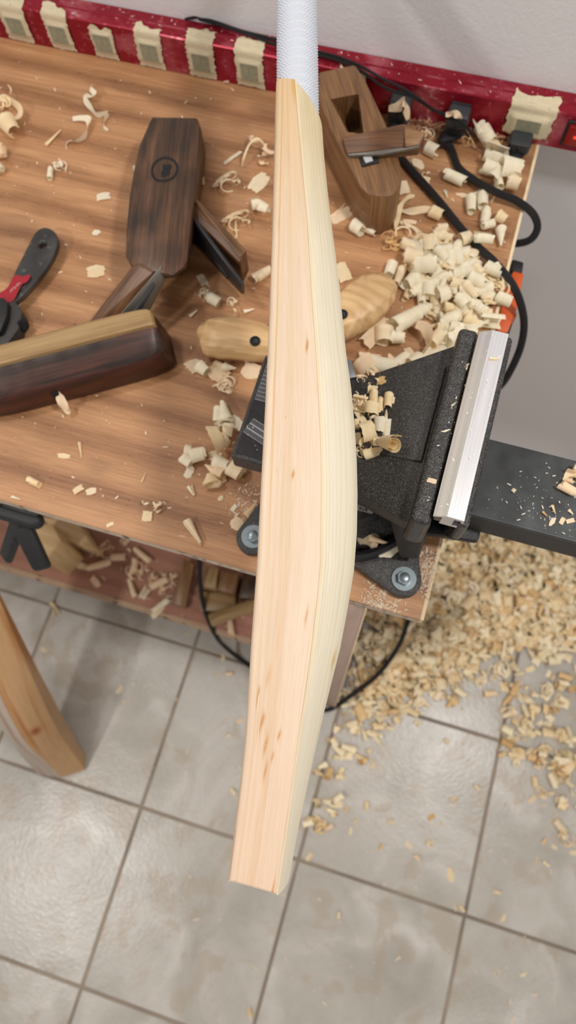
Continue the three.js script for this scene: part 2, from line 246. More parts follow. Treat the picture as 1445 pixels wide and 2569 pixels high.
// masking tape over the outlets
function maskingTape(x0, x1, up, label, seed, opt = {}) {
  const t = thing('masking_tape', label, 'tape', opt.group), r = rng(seed), nx = 14, path = [];
  const y0 = opt.y0 ?? 0.002, out = opt.out ?? 0.0034;
  const P = [[y0, 0.0006], [0.010, 0.0008], [0.0125, out], [0.0385, out], [0.042, 0.001], [0.049, 0.0006], [0.0518, -0.0003], [0.0532, -0.004], [0.0545, -0.0115], [0.0562, -0.015], [0.0545, -0.019], [0.0545, -0.026]];
  let len = [0]; for (let i = 1; i < P.length; i++) len.push(len[i - 1] + Math.hypot(P[i][0] - P[i - 1][0], P[i][1] - P[i - 1][1]));
  const at = s => { let i = 1; while (i < P.length - 1 && len[i] < s) i++; const k = clamp((s - len[i - 1]) / (len[i] - len[i - 1]), 0, 1); return [mix(P[i - 1][0], P[i][0], k), mix(P[i - 1][1], P[i][1], k)]; };
  const top = Math.min(len[len.length - 1], len[6] + up), ny = 26, pos = [], uv = [], idx = [], skew = (r() - 0.5) * 0.006;
  for (let j = 0; j <= ny; j++) for (let i = 0; i <= nx; i++) {
    const u = i / nx; const tj = top + (fbm(u * 5, seed, seed, 2) - 0.55) * 0.016 * (j === ny ? 1 : j / ny), s = tj * j / ny;
    const [y, z] = at(s); let x = mix(x0, x1, u) + skew * (j / ny - 0.5);
    if (i === 0 || i === nx) x += (vn(j * 1.7, i, seed) - 0.5) * 0.0035;
    const inside = Math.abs(u - 0.5) < 0.36; const zz = (!inside && z > 0.001) ? 0.001 + (z - 0.001) * 0.25 : z;
    pos.push(x, YB + y + (j === 0 ? (vn(i * 0.9, 3, seed) - 0.5) * 0.0025 : 0), ZB + zz + 0.0004); uv.push(u, s / 0.06);
  }
  for (let j = 0; j < ny; j++) for (let i = 0; i < nx; i++) { const a = j * (nx + 1) + i, b = a + 1, c = a + nx + 1, d = c + 1; idx.push(a, b, d, a, d, c); }
  const g = new THREE.BufferGeometry(); g.setAttribute('position', new THREE.Float32BufferAttribute(pos, 3)); g.setAttribute('uv', new THREE.Float32BufferAttribute(uv, 2)); g.setIndex(idx); g.computeVertexNormals();
  mesh('tape_strip', g, mTape, t);
  const xm = (x0 + x1) / 2, w = opt.w ?? 0.0118;
  const pg = sbox(xm - w, xm + w, YB + Math.max(0.0135, y0 + 0.001), YB + (opt.ph ?? 0.0375), ZB + out - 0.0006, ZB + out + 0.0009, 0.0006); mesh('raised_patch', pg, mTapeOver, t).userData.label = 'greyish square where the outlet shows through';
  return fin(t);
}
maskingTape(-0.655, -0.617, 0.026, 'masking tape farthest left on the red strip, reaching over its top edge', 3);
maskingTape(-0.591, -0.556, 0.014, 'second masking tape piece from the left on the red power strip', 14);
maskingTape(-0.526, -0.494, -0.007, 'third masking tape piece from the left, the shortest, with a torn grey corner', 25);
maskingTape(-0.462, -0.426, 0.010, 'fourth masking tape piece from the left on the red power strip', 36);
maskingTape(-0.391, -0.354, 0.020, 'fifth masking tape piece from the left, its torn top corner pointing up', 47);
maskingTape(-0.325, -0.288, 0.018, 'masking tape on the red strip directly left of the bat handle', 58);
maskingTape(-0.19, -0.155, 0.004, 'masking tape on the red strip half hidden behind the upright brown plane', 69);
maskingTape(0.024, 0.079, 0.016, 'wide masking tape stuck over the rightmost black plug', 70, { out: 0.006, w: 0.0145, y0: 0.020 });

// ---------------------------------------------------------------- plugs, cords and cables
function cord(name, label, x, path, r, o = {}) {
  const t = thing(name, label, 'cord');
  if (x !== null) {
    const y = YB + (o.py ?? 0.026), d = o.d ?? 0.022;
    const pl = mesh('plug', mergeGeometries([rbox(0.027, o.ph ?? 0.029, d, 0.004, 3).translate(x, y, ZB + 0.003 + d / 2), rbox(0.022, 0.012, 0.004, 0.0015).translate(x, y + 0.004, ZB + 0.004 + d)].map(g => g.index ? g.toNonIndexed() : g)), mGrey, t);
    mesh('screw', new THREE.SphereGeometry(0.0022, 10, 6).scale(1, 1, 0.5).translate(x, y + 0.004, ZB + 0.0065 + d), mBlack, pl);
    const q = path[0]; mesh('strain_relief', hull([[x - 0.008, y - (o.ph ?? 0.029) * 0.45, ZB + 0.008], [x + 0.008, y - (o.ph ?? 0.029) * 0.45, ZB + 0.008], [x - 0.008, y - (o.ph ?? 0.029) * 0.45, ZB + 0.003 + d], [x + 0.008, y - (o.ph ?? 0.029) * 0.45, ZB + 0.003 + d], [q[0] - 0.005, q[1], q[2] - 0.004], [q[0] + 0.005, q[1], q[2] - 0.004], [q[0], q[1] + 0.005, q[2] + 0.003], [q[0], q[1] - 0.003, q[2] + 0.003]], 0.002), mRubber, t);
  }
  mesh('cable', capTube(path, r, 120, 12), mRubber, t); return fin(t);
}
cord('extension_cord', 'thick black power cord running under the plane iron, over the heap and off the bench', -0.106, [[-0.109, YB + 0.010, ZB + 0.034], [-0.0932,0.9774,-0.6926], [-0.0605,0.9774,-0.6626], [-0.0292,0.9774,-0.6358], [0.008,0.9794,-0.5996], [0.034,0.9834,-0.5754], [0.0531,0.9854,-0.5607], [0.0831,0.9774,-0.5383], [0.106,0.9464,-0.522], [0.1148,0.9114,-0.5066], [0.1126,0.8714,-0.4854], [0.107,0.8114,-0.4886]], 0.0046);
cord('extension_cord', 'thick black power cord from the middle plug, looping over the right bench edge', -0.033, [[-0.045, YB + 0.010, ZB + 0.036], [-0.0356,0.9774,-0.7202], [-0.0167,0.9774,-0.6902], [0.0018,0.9794,-0.6763], [0.0326,0.9874,-0.6568], [0.0635,0.9814,-0.6546], [0.0868,0.9714,-0.6485], [0.0955,0.9594,-0.6417], [0.0928,0.9454,-0.6361], [0.078,0.9314,-0.6368], [0.0565,0.9214,-0.6423]], 0.0046);
cord('extension_cord', 'short black cord of the plug under the wide masking tape', 0.048, [[0.044, YB + 0.006, ZB + 0.036], [0.0475,0.9774,-0.7205], [0.0386,0.9774,-0.7157], [0.0267,0.9834,-0.7131], [0.0179,0.9774,-0.7193]], 0.0045, { py: 0.013, d: 0.024, ph: 0.016 });
function cable(label, pts, r) { const m = tag(mesh('thin_cable', capTube(pts, r, 140, 8), mRubber), label, 'cable'); return fin(m); }
cable('upper of two thin black cables draped over the red power strip', [[-0.3972,1.0294,-0.7805], [-0.3812,1.0299,-0.7872], [-0.356,1.0299,-0.7837], [-0.3251,1.0299,-0.7783], [-0.2767,1.0299,-0.774], [-0.2185,1.0299,-0.7683], [-0.1871,1.0299,-0.7649], [-0.1572,1.0294,-0.7567], [-0.1315,1.0323,-0.7429], [-0.1035,1.041,-0.7249], [-0.0828,1.0336,-0.7229], [-0.0627,1.0078,-0.7369], [-0.0443,1.0149,-0.7269], [-0.0257,1.0157,-0.7189], [-0.011,0.9969,-0.7249]], 0.0017);
cable('lower of two thin black cables, sagging from the red strip towards the middle plug', [[-0.3804,1.0294,-0.7846], [-0.3468,1.0299,-0.7798], [-0.3025,1.0299,-0.773], [-0.2691,1.0299,-0.7658], [-0.2171,1.0299,-0.7634], [-0.1856,1.0299,-0.7594], [-0.1614,1.0274,-0.7541], [-0.1358,1.0248,-0.7429], [-0.1149,1.0351,-0.7249], [-0.0898,1.036,-0.7209], [-0.0703,1.0155,-0.7329], [-0.0522,1.0068,-0.7349], [-0.0298,1.0143,-0.7169], [-0.0149,0.9923,-0.7249]], 0.0017);
{
  const m = tag(mesh('hanging_cord', capTube([[-0.333,0.26,-0.2604], [-0.3255,0.225,-0.226], [-0.316,0.185,-0.1918], [-0.3017,0.159,-0.1641], [-0.2794,0.1565,-0.1376], [-0.2668,0.13,-0.1241], [-0.258,0.06,-0.1168], [-0.2228,0.006,-0.1025], [-0.1791,0.005,-0.0886], [-0.0727,0.005,-0.0588], [0.0024,0.01,-0.0467], [0.0537,0.03,-0.0979], [0.0965,0.062,-0.1561], [0.1224,0.085,-0.2257], [0.1295,0.09,-0.2873]], 0.0050, 160, 10), mRubber), 'long black cord hanging over the shelf edge and looping on the floor', 'cord'); fin(m);
}

// ---------------------------------------------------------------- cricket bat in the foreground
const BAT = [[0,0,0.0314,0.0407],[0.0289,0.0023,0.0325,0.0431],[0.0577,0.0043,0.0336,0.047],[0.0866,0.0057,0.0352,0.0519],[0.1155,0.0058,0.0382,0.0581],[0.1444,0.0059,0.0411,0.0644],[0.1732,0.0063,0.0428,0.0685],[0.2021,0.0068,0.0438,0.0719],[0.231,0.0065,0.0431,0.0735],[0.2598,0.0063,0.0424,0.0733],[0.2887,0.0062,0.0406,0.0719],[0.3176,0.006,0.0384,0.0693],[0.3464,0.0057,0.0358,0.0661],[0.3753,0.0054,0.033,0.0614],[0.4042,0.0047,0.0306,0.0583],[0.4331,0.0041,0.0283,0.0554],[0.4619,0.0034,0.026,0.0516],[0.4908,0.0026,0.023,0.0478],[0.5197,0.0019,0.0201,0.0444],[0.5485,0.001,0.0174,0.0416],[0.5774,0,0.0148,0.0397]], BW = 0.108;      // rows along the blade: [distance from toe, face offset, edge thickness, spine thickness]
function batRow(s) { let i = 1; while (i < BAT.length - 1 && BAT[i][0] < s) i++; const a = BAT[i - 1], b = BAT[i], k = clamp((s - a[0]) / (b[0] - a[0]), 0, 1); return a.map((q, j) => mix(q, b[j], k)); }
// local frame: x towards the shoulder, y away from the near edge (width), z from face to back
const VF = [];
function bladeRing(s, shrink = 0, cut = 0) {
  const [, f, e, sp] = batRow(s), H = BW / 2, pts = []; VF.length = 0;
  const fade = Math.max(0, 1 - s / 0.09);
  const add = (w, n, v) => { const cw = Math.min(clamp(w, cut, BW - cut), BW - clamp(w, cut, BW - cut)); pts.push([s - fade * (0.22 * n + 0.0022 * smooth(0, 0.003, cw)), clamp(w, cut, BW - cut), -(f + n)]); VF.push(v); };
  for (let k = 0; k <= 6; k++) { const w = mix(BW - 0.004, 0.004, k / 6); add(w, shrink - 0.0006 * Math.sin(Math.PI * k / 6), 0.28 * k / 6); }
  add(0.0024, 0.0004 + shrink, 0.286); add(0.0010, 0.0014 + shrink, 0.291); add(0.0002 + shrink, 0.0027, 0.296); add(shrink, 0.004, 0.30);
  for (let k = 1; k <= 5; k++) add(shrink, mix(0.004, e - 0.0012, k / 5), 0.30 + 0.3 * mix(0.004 / e, 1, k / 5));
  add(0.0010 + shrink, e, 0.605);
  for (let k = 1; k <= 12; k++) { const x = k / 12; add(mix(0.001, H, x), e + (sp - e) * (1 - Math.pow(1 - x, 1.7)) - shrink, 0.605 + 0.2 * x); }
  for (let k = 11; k >= 0; k--) { const x = k / 12; add(BW - mix(0.001, H, x), e + (sp - e) * (1 - Math.pow(1 - x, 1.7)) - shrink, 0.805 + 0.15 * (1 - x)); }
  for (let k = 4; k >= 0; k--) add(BW - shrink, mix(0.004, e - 0.0012, k / 4), 0.96 + 0.03 * (1 - k / 4));
  return pts;
}
function bladeGeo() {
  const L = 0.5774, rings = []; const st = [];
  rings.push(bladeRing(0, 0.0006)); st.push(0);
  for (let k = 0; k <= 60; k++) { const s = mix(0.0008, L - 0.002, k / 60); rings.push(bladeRing(s)); st.push(s); }
  rings.push(bladeRing(L, 0.002)); st.push(L);
  const m = rings[0].length, vf = VF.slice(), pos = [], uv = [];
  const put = (i, j, vv) => { pos.push(...rings[i][j]); uv.push(st[i] / L, vv); };
  for (let i = 0; i + 1 < rings.length; i++) for (let j = 0; j < m; j++) {
    const j1 = (j + 1) % m, v0 = vf[j], v1 = j1 === 0 ? 1 : vf[j1];
    put(i, j, v0); put(i + 1, j1, v1); put(i + 1, j, v0); put(i, j, v0); put(i, j1, v1); put(i + 1, j1, v1);
  }
  for (const [i, f] of [[0, 0], [rings.length - 1, 1]]) { const c = [0, 0, 0]; rings[i].forEach(q => q.forEach((x, k) => { c[k] += x / m; }));
    for (let j = 0; j < m; j++) { const j1 = (j + 1) % m, A = rings[i][j], B = rings[i][j1]; const seq = f ? [c, A, B] : [c, B, A]; for (const q of seq) { pos.push(...q); uv.push(i ? 0.999 : 0.001, 0.12); } } }
  const g = new THREE.BufferGeometry(); g.setAttribute('position', new THREE.Float32BufferAttribute(pos, 3)); g.setAttribute('uv', new THREE.Float32BufferAttribute(uv, 2));
  return toCreasedNormals(orient(g), 0.35);
}
const flecks = [[[0.1987,0.2031], 9, 1, .8], [[0.19,0.138], 16, 1, .85], [[0.1667,0.422], 12, 1.3, .7], [[0.1597,0.3612], 18, 1.3, .7], [[0.1515,0.701], 9, 1, .6], [[0.1405,0.5063], 17, 1.2, .6], [[0.1291,0.6353], 9, .8, .6], [[0.1143,0.5504], 16, 1, .55], [[0.1623,0.2498], 40, .7, .4], [[0.2146,0.4589], 20, 1.4, .3], [[0.6163,0.8601], 14, 1, .85], [[0.4512,0.6204], 9, .8, .75], [[0,0.9385], 22, .9, .6], [[0.4542,0.3915], 5, .6, .35], [[0.284,0.8882], 16, .8, .45], [[0.7813,0.0555], 14, 1, .5], [[0.5217,0.5012], 2, .5, .4]];
const batTex = tex(2048, 1024, (u, v) => {
  const x = u * 0.577, y = v * 0.36;
  const fib = fbm(x * 55, y * 900, 3, 3) - 0.5, bl = fbm(x * 8, y * 60, 4, 3) - 0.5, grain = fbm(x * 2.2, y * 110, 6, 2);
  let c;
  if (v > 0.285 && v < 0.602) {       // edge
    const f = (v - 0.30) / 0.30; c = [214, 192, 167];
    const band = Math.exp(-Math.pow((f - 0.17 - 0.05 * Math.sin(u * 7)) / 0.05, 2)) * smooth(0.25, 0.55, u) * 0.8 + Math.exp(-Math.pow((f - 0.12) / 0.05, 2)) * 0.28;
    const toe = smooth(0.3, 0.0, u) * 0.5; const sh = smooth(0.70, 1, u) * 0.9 + 1.6 * Math.exp(-Math.pow((u - 0.985) / 0.022, 2) - Math.pow((f - 0.93) / 0.1, 2));
    c = [c[0] - 10 * band - 6 * sh + 16 * fib + 9 * bl, c[1] - 24 * band - 14 * sh - 8 * toe + 17 * fib + 11 * bl, c[2] - 44 * band - 28 * sh - 8 * toe + 20 * fib + 13 * bl];
    const st = smooth(0.58, 0.8, grain) * 0.8; c = [c[0] - 4 * st, c[1] - 9 * st, c[2] - 14 * st];
    for (const [q, len, wid, k] of flecks) { const du = (u - q[0]) * 577 / (len * 0.55), df = (f - q[1]) * 38 / wid - 0.3 * Math.sin(du * 3); const d = du * du * 1.6 + df * df; if (d < 4) { const a = k * Math.exp(-d * 1.5) * (0.65 + 0.7 * fbm(x * 900, y * 900, 9, 2)); c = [mix(c[0], 176, a), mix(c[1], 112, a), mix(c[2], 52, a)]; } }
  } else if (v >= 0.602 && v < 0.955) {  // back
    const f = (v - 0.605) / 0.2; c = [244, 235, 210];
    const ln = Math.pow(0.5 + 0.5 * Math.sin(6.283 * (f * 11 + 0.5 * fbm(u * 3, f * 4, 12, 2) + 1.5 * Math.sin(f * 5))), 9) * (0.10 + 0.7 * fbm(u * 6, f * 9, 15, 2)); const gr = smooth(0.7, 0.0, f) * smooth(0.0, 0.06, f);
    c = [c[0] - 18 * ln - 5 * gr + 9 * fib + 6 * bl, c[1] - 26 * ln - 5 * gr + 9 * fib + 6 * bl, c[2] - 46 * ln - 4 * gr + 12 * fib + 8 * bl];
    const kn = Math.exp(-Math.pow((u - 0.235) / 0.012, 2) - Math.pow((f - 0.6) / 0.06, 2)); c = [c[0] - 20 * kn, c[1] - 44 * kn, c[2] - 80 * kn];
    const sh = smooth(0.72, 1, u) * 0.8; c = [c[0] - 10 * sh, c[1] - 20 * sh, c[2] - 40 * sh];
    if (f < 0.024) c = [240, 222, 184];
  } else { c = [206 + 24 * fib + 16 * bl, 172 + 24 * fib + 16 * bl, 142 + 28 * fib]; }
  return c;
}, true, false);
const batBump = tex(1024, 512, (u, v) => { const a = 255 * fbm(u * 60, v * 420, 5, 3); return [a, a, a]; }, false, false);
const mWillow = std({ map: batTex, roughness: 0.5, bumpMap: batBump, bumpScale: 0.00012 });
const blade = bladeGeo();
function gripGeo(L, R) {        // rubber grip: rows of small studs between smooth bands
  const nu = 228, nv = 720, pos = [], idx = [], uv = [];
  for (let j = 0; j <= nv; j++) for (let i = 0; i <= nu; i++) {
    const a = i / nu * Math.PI * 2, x = j / nv * L, per = 0.0088, ph = (x / per) % 1;
    let d = 0; const band = ph < 0.26;
    if (!band) { const row = (ph - 0.26) / 0.74 * 4.0, rr = row % 1, ri = Math.floor(row); const ca = (a / (Math.PI * 2) * 38 + 0.5 * (ri % 2)) % 1; d = 0.0013 * Math.max(0, 1 - 2.2 * Math.hypot(rr - 0.5, ca - 0.5)); }
    else d = 0.0006 * Math.sin(Math.PI * ph / 0.26);
    const end = j === 0 || j === nv ? -0.004 : 0; const r = R + d + end;
    pos.push(x, r * Math.cos(a) * 1.04, r * Math.sin(a)); uv.push(j / nv, i / nu);
  }
  for (let j = 0; j < nv; j++) for (let i = 0; i < nu; i++) { const A = j * (nu + 1) + i, B = A + 1, C = A + nu + 1, D = C + 1; idx.push(A, D, C, A, B, D); }
  const g = new THREE.BufferGeometry(); g.setAttribute('position', new THREE.Float32BufferAttribute(pos, 3)); g.setAttribute('uv', new THREE.Float32BufferAttribute(uv, 2)); g.setIndex(idx); g.computeVertexNormals(); return g;
}
const mGrip = std({ color: new THREE.Color().setRGB(0.60, 0.635, 0.70), roughness: 0.55 });
function makeBat(label, handleR) {
  const t = thing('cricket_bat', label, 'cricket bat');
  mesh('blade', blade, mWillow, t);
  const hg = gripGeo(0.27, handleR); const h = mesh('grip', hg, mGrip, t); h.userData.label = 'white studded rubber grip'; h.position.set(0.5774, BW / 2, -0.0192); h.rotation.y = -0.055;
  mesh('handle_end', lathe([[0, 0.008], [0.012, 0.0075], [0.0165, 0.004], [0.017, 0]]).rotateZ(-Math.PI / 2).translate(0.27, 0, 0), mWillow, h);
  return t;
}
const bat = makeBat('pale unvarnished cricket bat with white grip, nearest the camera, above the vise', 0.0172);
bat.applyMatrix4(bases({ x: [-0.2334,0.1043,-0.9668], y: [-0.0976,-0.9917,-0.0834], z: [0.9675,-0.0749,-0.2416].map(q => -q), at: [-0.0295,1.2137,0.1012] }));
// second bat leaning, toe on the floor
{
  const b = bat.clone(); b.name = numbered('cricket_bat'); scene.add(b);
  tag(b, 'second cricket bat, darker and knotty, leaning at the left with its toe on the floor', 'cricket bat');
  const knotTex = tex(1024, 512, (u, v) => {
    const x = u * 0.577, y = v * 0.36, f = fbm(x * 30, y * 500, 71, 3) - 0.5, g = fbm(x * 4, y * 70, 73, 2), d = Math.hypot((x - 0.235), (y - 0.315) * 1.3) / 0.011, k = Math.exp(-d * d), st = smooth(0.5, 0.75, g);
    let c = v > 0.30 && v < 0.80 ? [186, 172, 158] : [196, 156, 112];  // left edge and left half of the back greyed: shade put into the colour
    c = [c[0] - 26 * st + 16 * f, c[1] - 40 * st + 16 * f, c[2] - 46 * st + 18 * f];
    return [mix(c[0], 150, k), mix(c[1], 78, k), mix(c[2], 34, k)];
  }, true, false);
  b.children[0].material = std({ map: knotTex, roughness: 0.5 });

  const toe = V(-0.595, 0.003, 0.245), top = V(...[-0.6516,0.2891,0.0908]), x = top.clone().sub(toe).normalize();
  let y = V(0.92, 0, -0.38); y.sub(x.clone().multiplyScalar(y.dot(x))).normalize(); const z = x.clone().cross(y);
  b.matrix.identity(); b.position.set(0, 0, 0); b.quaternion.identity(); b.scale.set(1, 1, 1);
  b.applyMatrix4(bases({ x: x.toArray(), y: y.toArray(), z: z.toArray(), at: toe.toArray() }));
}

// ---------------------------------------------------------------- bench vise
{
  const t = thing('bench_vise', 'black hammer-finish cast iron bench vise bolted to the front right bench corner', 'vise');
  const Y = h => YB + h, cx = -0.0375, cz = -0.247;
  // base plate with four bolt lugs
  const lug = (sx, sz) => { const q = []; const bx = cx + 0.0805 * sx, bz = cz + 0.0805 * sz; for (let k = 0; k < 20; k++) { const a = k / 20 * Math.PI * 2; q.push([bx + 0.0165 * Math.cos(a), 0, bz + 0.0165 * Math.sin(a)]); } const n = Math.SQRT1_2; for (const s of [-1, 1]) for (const d of [0.045, 0.075]) q.push([cx + sx * n * d - sz * n * s * (d < 0.06 ? 0.05 : 0.027), 0, cz + sz * n * d + sx * n * s * (d < 0.06 ? 0.05 : 0.027)]); return hull([...q.map(p => [p[0], Y(0.002), p[2]]), ...q.map(p => [p[0], Y(0.011), p[2]])], 0.0018); };
  const base = mesh('base_plate', woodUV(mergeGeometries([lathe([[0, 0.002], [0.084, 0.002], [0.086, 0.005], [0.086, 0.012], [0.082, 0.016], [0, 0.016]]).translate(cx, YB, cz), lug(1, 1), lug(-1, 1), lug(1, -1), lug(-1, -1)].map(g => { g = g.index ? g.toNonIndexed() : g; g.deleteAttribute('uv'); return g; })), 'x'), mHammer, t);
  for (const [sx, sz] of [[1, 1], [-1, 1], [1, -1], [-1, -1]]) {
    const bx = cx + 0.0805 * sx, bz = cz + 0.0805 * sz;
    const b = mesh('bolt', mergeGeometries([cyl(0.0125, 0.0125, 0.002, 32).translate(bx, Y(0.0145), bz), new THREE.CylinderGeometry(0.0075, 0.008, 0.006, 6).rotateY(0.3).translate(bx, Y(0.0185), bz), new THREE.SphereGeometry(0.0055, 16, 8).scale(1, 0.35, 1).translate(bx, Y(0.0215), bz)].map(g => g.toNonIndexed())), mZinc, t); b.userData.label = 'zinc bolt and washer';
  }
  mesh('base_rim', woodUV(lathe([[0.075, 0.014], [0.083, 0.014], [0.083, 0.030], [0.080, 0.034], [0.076, 0.032], [0.074, 0.026], [0.075, 0.014]], 64).translate(cx, YB, cz), 'x'), mCastDark, t);
  mesh('swivel_base', woodUV(lathe([[0, 0.018], [0.072, 0.018], [0.068, 0.022], [0.05, 0.026], [0.044, 0.034], [0.042, 0.075], [0, 0.075]], 64).translate(cx, YB, cz), 'x'), mHammer, t);
  // body, anvil and jaws
  const zc0 = -0.318, zc1 = -0.210;
  mesh('anvil', woodUV(mergeGeometries([hull([[-0.141, Y(0.098), zc0 + 0.002], [-0.141, Y(0.118), zc0 + 0.002], [-0.141, Y(0.098), zc1 - 0.002], [-0.141, Y(0.118), zc1 - 0.002], [-0.05, Y(0.098), zc0 + 0.002], [-0.05, Y(0.118), zc0 + 0.002], [-0.05, Y(0.098), zc1 - 0.002], [-0.05, Y(0.118), zc1 - 0.002]], 0.003),
    hull([[-0.112, Y(0.1), -0.30], [-0.112, Y(0.1), -0.222], [-0.05, Y(0.1), -0.31], [-0.05, Y(0.1), -0.214], [-0.085, Y(0.055), -0.29], [-0.085, Y(0.055), -0.224], [-0.05, Y(0.055), -0.29], [-0.05, Y(0.055), -0.218]], 0.003)]), 'x'), mHammer, t);
  mesh('anvil_face', woodUV(sbox(-0.1405, -0.052, Y(0.1208), Y(0.1216), zc0 + 0.003, zc1 - 0.003, 0.0003), 'x'), mAnvil, t).userData.label = 'smooth machined anvil top';
  const bodyPts = [[-0.05, Y(0.05), -0.30], [-0.05, Y(0.098), -0.214], [-0.05, Y(0.119), zc0 + 0.004], [-0.05, Y(0.119), zc1 - 0.004], [-0.03, Y(0.132), -0.312], [-0.03, Y(0.132), -0.216], [0.03, Y(0.148), -0.356], [0.03, Y(0.148), -0.184], [0.03, Y(0.105), -0.352], [0.03, Y(0.120), -0.188], [0.03, Y(0.05), -0.30], [0.03, Y(0.098), -0.214], [0.03, Y(0.05), -0.24], [-0.05, Y(0.05), -0.24]];
  mesh('body', woodUV(hull(bodyPts, 0.003), 'x'), mHammer, t);
  mesh('raised_panel', woodUV(hull([[-0.03, Y(0.1348), -0.303], [-0.03, Y(0.1348), -0.242], [0.0235, Y(0.1505), -0.332], [0.0235, Y(0.1505), -0.240], [-0.03, Y(0.13), -0.305], [-0.03, Y(0.13), -0.240], [0.025, Y(0.145), -0.336], [0.025, Y(0.145), -0.237]], 0.0014), 'x'), mHammer, t);
  const jawBar = (x0, x1, y0, y1, z0, z1) => { const g = rbox(x1 - x0, y1 - y0, z1 - z0, Math.min(0.0048, (x1 - x0) * 0.42), 5); g.translate((x0 + x1) / 2, (y0 + y1) / 2, (z0 + z1) / 2); return g; };
  const plain = (gs) => mergeGeometries(gs.map(g => { g = g.index ? g.toNonIndexed() : g; g.deleteAttribute('uv'); return g; }));
  mesh('fixed_jaw', woodUV(plain([jawBar(0.0265, 0.0435, Y(0.108), Y(0.1715), -0.3645, -0.1785), sbox(0.036, 0.0437, Y(0.11), Y(0.1672), -0.363, -0.180, 0.001), hull([[0.018, Y(0.05), -0.31], [0.018, Y(0.05), -0.224], [0.042, Y(0.05), -0.31], [0.042, Y(0.05), -0.224], [0.02, Y(0.12), -0.34], [0.02, Y(0.12), -0.196], [0.042, Y(0.12), -0.34], [0.042, Y(0.12), -0.196]], 0.003)]), 'x'), mHammerGloss, t);
  mesh('sliding_jaw', woodUV(plain([jawBar(0.0645, 0.0735, Y(0.13), Y(0.1735), -0.3645, -0.1845), hull([[0.067, Y(0.06), -0.31], [0.067, Y(0.06), -0.21], [0.075, Y(0.06), -0.31], [0.075, Y(0.06), -0.21], [0.067, Y(0.12), -0.34], [0.067, Y(0.12), -0.19], [0.0705, Y(0.12), -0.34], [0.0705, Y(0.12), -0.19]], 0.0025)]), 'x'), mHammerGloss, t);
  // slide beam running right
  mesh('slide_beam', woodUV(sbox(0.046, 0.40, Y(0.05), Y(0.099), -0.295, -0.2235, 0.003), 'x'), mCast, t);
  mesh('beam_top', woodUV(sbox(0.074, 0.40, Y(0.099), Y(0.1035), -0.298, -0.2205, 0.0012), 'x'), mMill, t).userData.label = 'machined top of the beam with circular milling lines';
  mesh('guide_tongue', woodUV(hull([[0.03, Y(0.052), -0.236], [0.098, Y(0.052), -0.232], [0.03, Y(0.052), -0.208], [0.098, Y(0.052), -0.216], [0.03, Y(0.045), -0.236], [0.098, Y(0.045), -0.232], [0.03, Y(0.045), -0.208], [0.098, Y(0.045), -0.216]], 0.003), 'x'), mCastDark, t);
  // front arms that hold the base
  mesh('support_arm', woodUV(hull([[0.034, Y(0.034), -0.186], [0.048, Y(0.034), -0.188], [0.036, Y(0.034), -0.206], [0.05, Y(0.034), -0.21], [0.016, Y(0.075), -0.205], [0.040, Y(0.075), -0.198], [0.016, Y(0.075), -0.225], [0.044, Y(0.075), -0.225], [0.02, Y(0.1), -0.205], [0.042, Y(0.1), -0.198], [0.02, Y(0.1), -0.23], [0.042, Y(0.1), -0.23]], 0.003), 'x'), mCast, t);
  mesh('support_arm', woodUV(hull([[-0.115, Y(0.034), -0.188], [-0.102, Y(0.034), -0.186], [-0.115, Y(0.034), -0.21], [-0.1, Y(0.034), -0.206], [-0.09, Y(0.075), -0.21], [-0.07, Y(0.075), -0.21], [-0.09, Y(0.075), -0.225], [-0.07, Y(0.075), -0.225]], 0.003), 'x'), mCast, t);
  mesh('housing', woodUV(hull([[-0.085, Y(0.05), -0.26], [-0.002, Y(0.05), -0.26], [-0.085, Y(0.05), -0.213], [-0.002, Y(0.05), -0.213], [-0.085, Y(0.089), -0.26], [-0.002, Y(0.089), -0.26], [-0.085, Y(0.087), -0.2125], [-0.002, Y(0.087), -0.2125]], 0.003), 'x'), mCastDark, t);
  mesh('ground_patch', hull([[-0.0783,1.0936,-0.3319], [-0.0627,1.0936,-0.3327], [-0.0536,1.0936,-0.3177], [-0.0699,1.0936,-0.3088], [-0.0784,1.0924,-0.3326], [-0.0629,1.0924,-0.3333], [-0.0537,1.0924,-0.3183], [-0.07,1.0924,-0.3094]], 0.0004), std({ color: 0x74787b, roughness: 0.4, metalness: 0.3 }), t).userData.label = 'lighter grey ground patch at the back of the anvil';
  // maker plate: dark letters on pale metal, the beginning hidden by the bat
  const cv = document.createElement('canvas'); cv.width = 256; cv.height = 80; const cc = cv.getContext('2d'); cc.fillStyle = '#8f9091'; cc.fillRect(0, 0, 256, 80); cc.fillStyle = '#16171a'; cc.font = 'bold 60px sans-serif'; cc.textAlign = 'right'; cc.fillText('UM', 236, 62);
  const ct = new THREE.CanvasTexture(cv); ct.colorSpace = THREE.SRGBColorSpace;
  const pl = mesh('name_plate', sbox(-0.053, -0.0045, Y(0.0655), Y(0.083), -0.2095, -0.2082, 0.0005), std({ color: 0x8f9091, roughness: 0.4, metalness: 0.3 }), t);
  const pt = new THREE.PlaneGeometry(0.046, 0.0155); pt.translate(-0.0288, Y(0.0743), -0.2079); mesh('lettering', pt, std({ map: ct, roughness: 0.5 }), pl);
  fin(t);
  // aluminium soft jaw clamped between the jaws
  const s = thing('soft_jaw', 'bright ribbed aluminium soft jaw clamped along the top of the black vise', 'vise jaw');
  const prof = [[0.0432, 0.1750], [0.0432, 0.1768], [0.0535, 0.1838], [0.0672, 0.1835], [0.0676, 0.1822], [0.0676, 0.1765], [0.0655, 0.1765], [0.0655, 0.1800], [0.0600, 0.1800], [0.0600, 0.1655], [0.0650, 0.1655], [0.0650, 0.1625], [0.0500, 0.1625], [0.0500, 0.1785], [0.0445, 0.1755]];
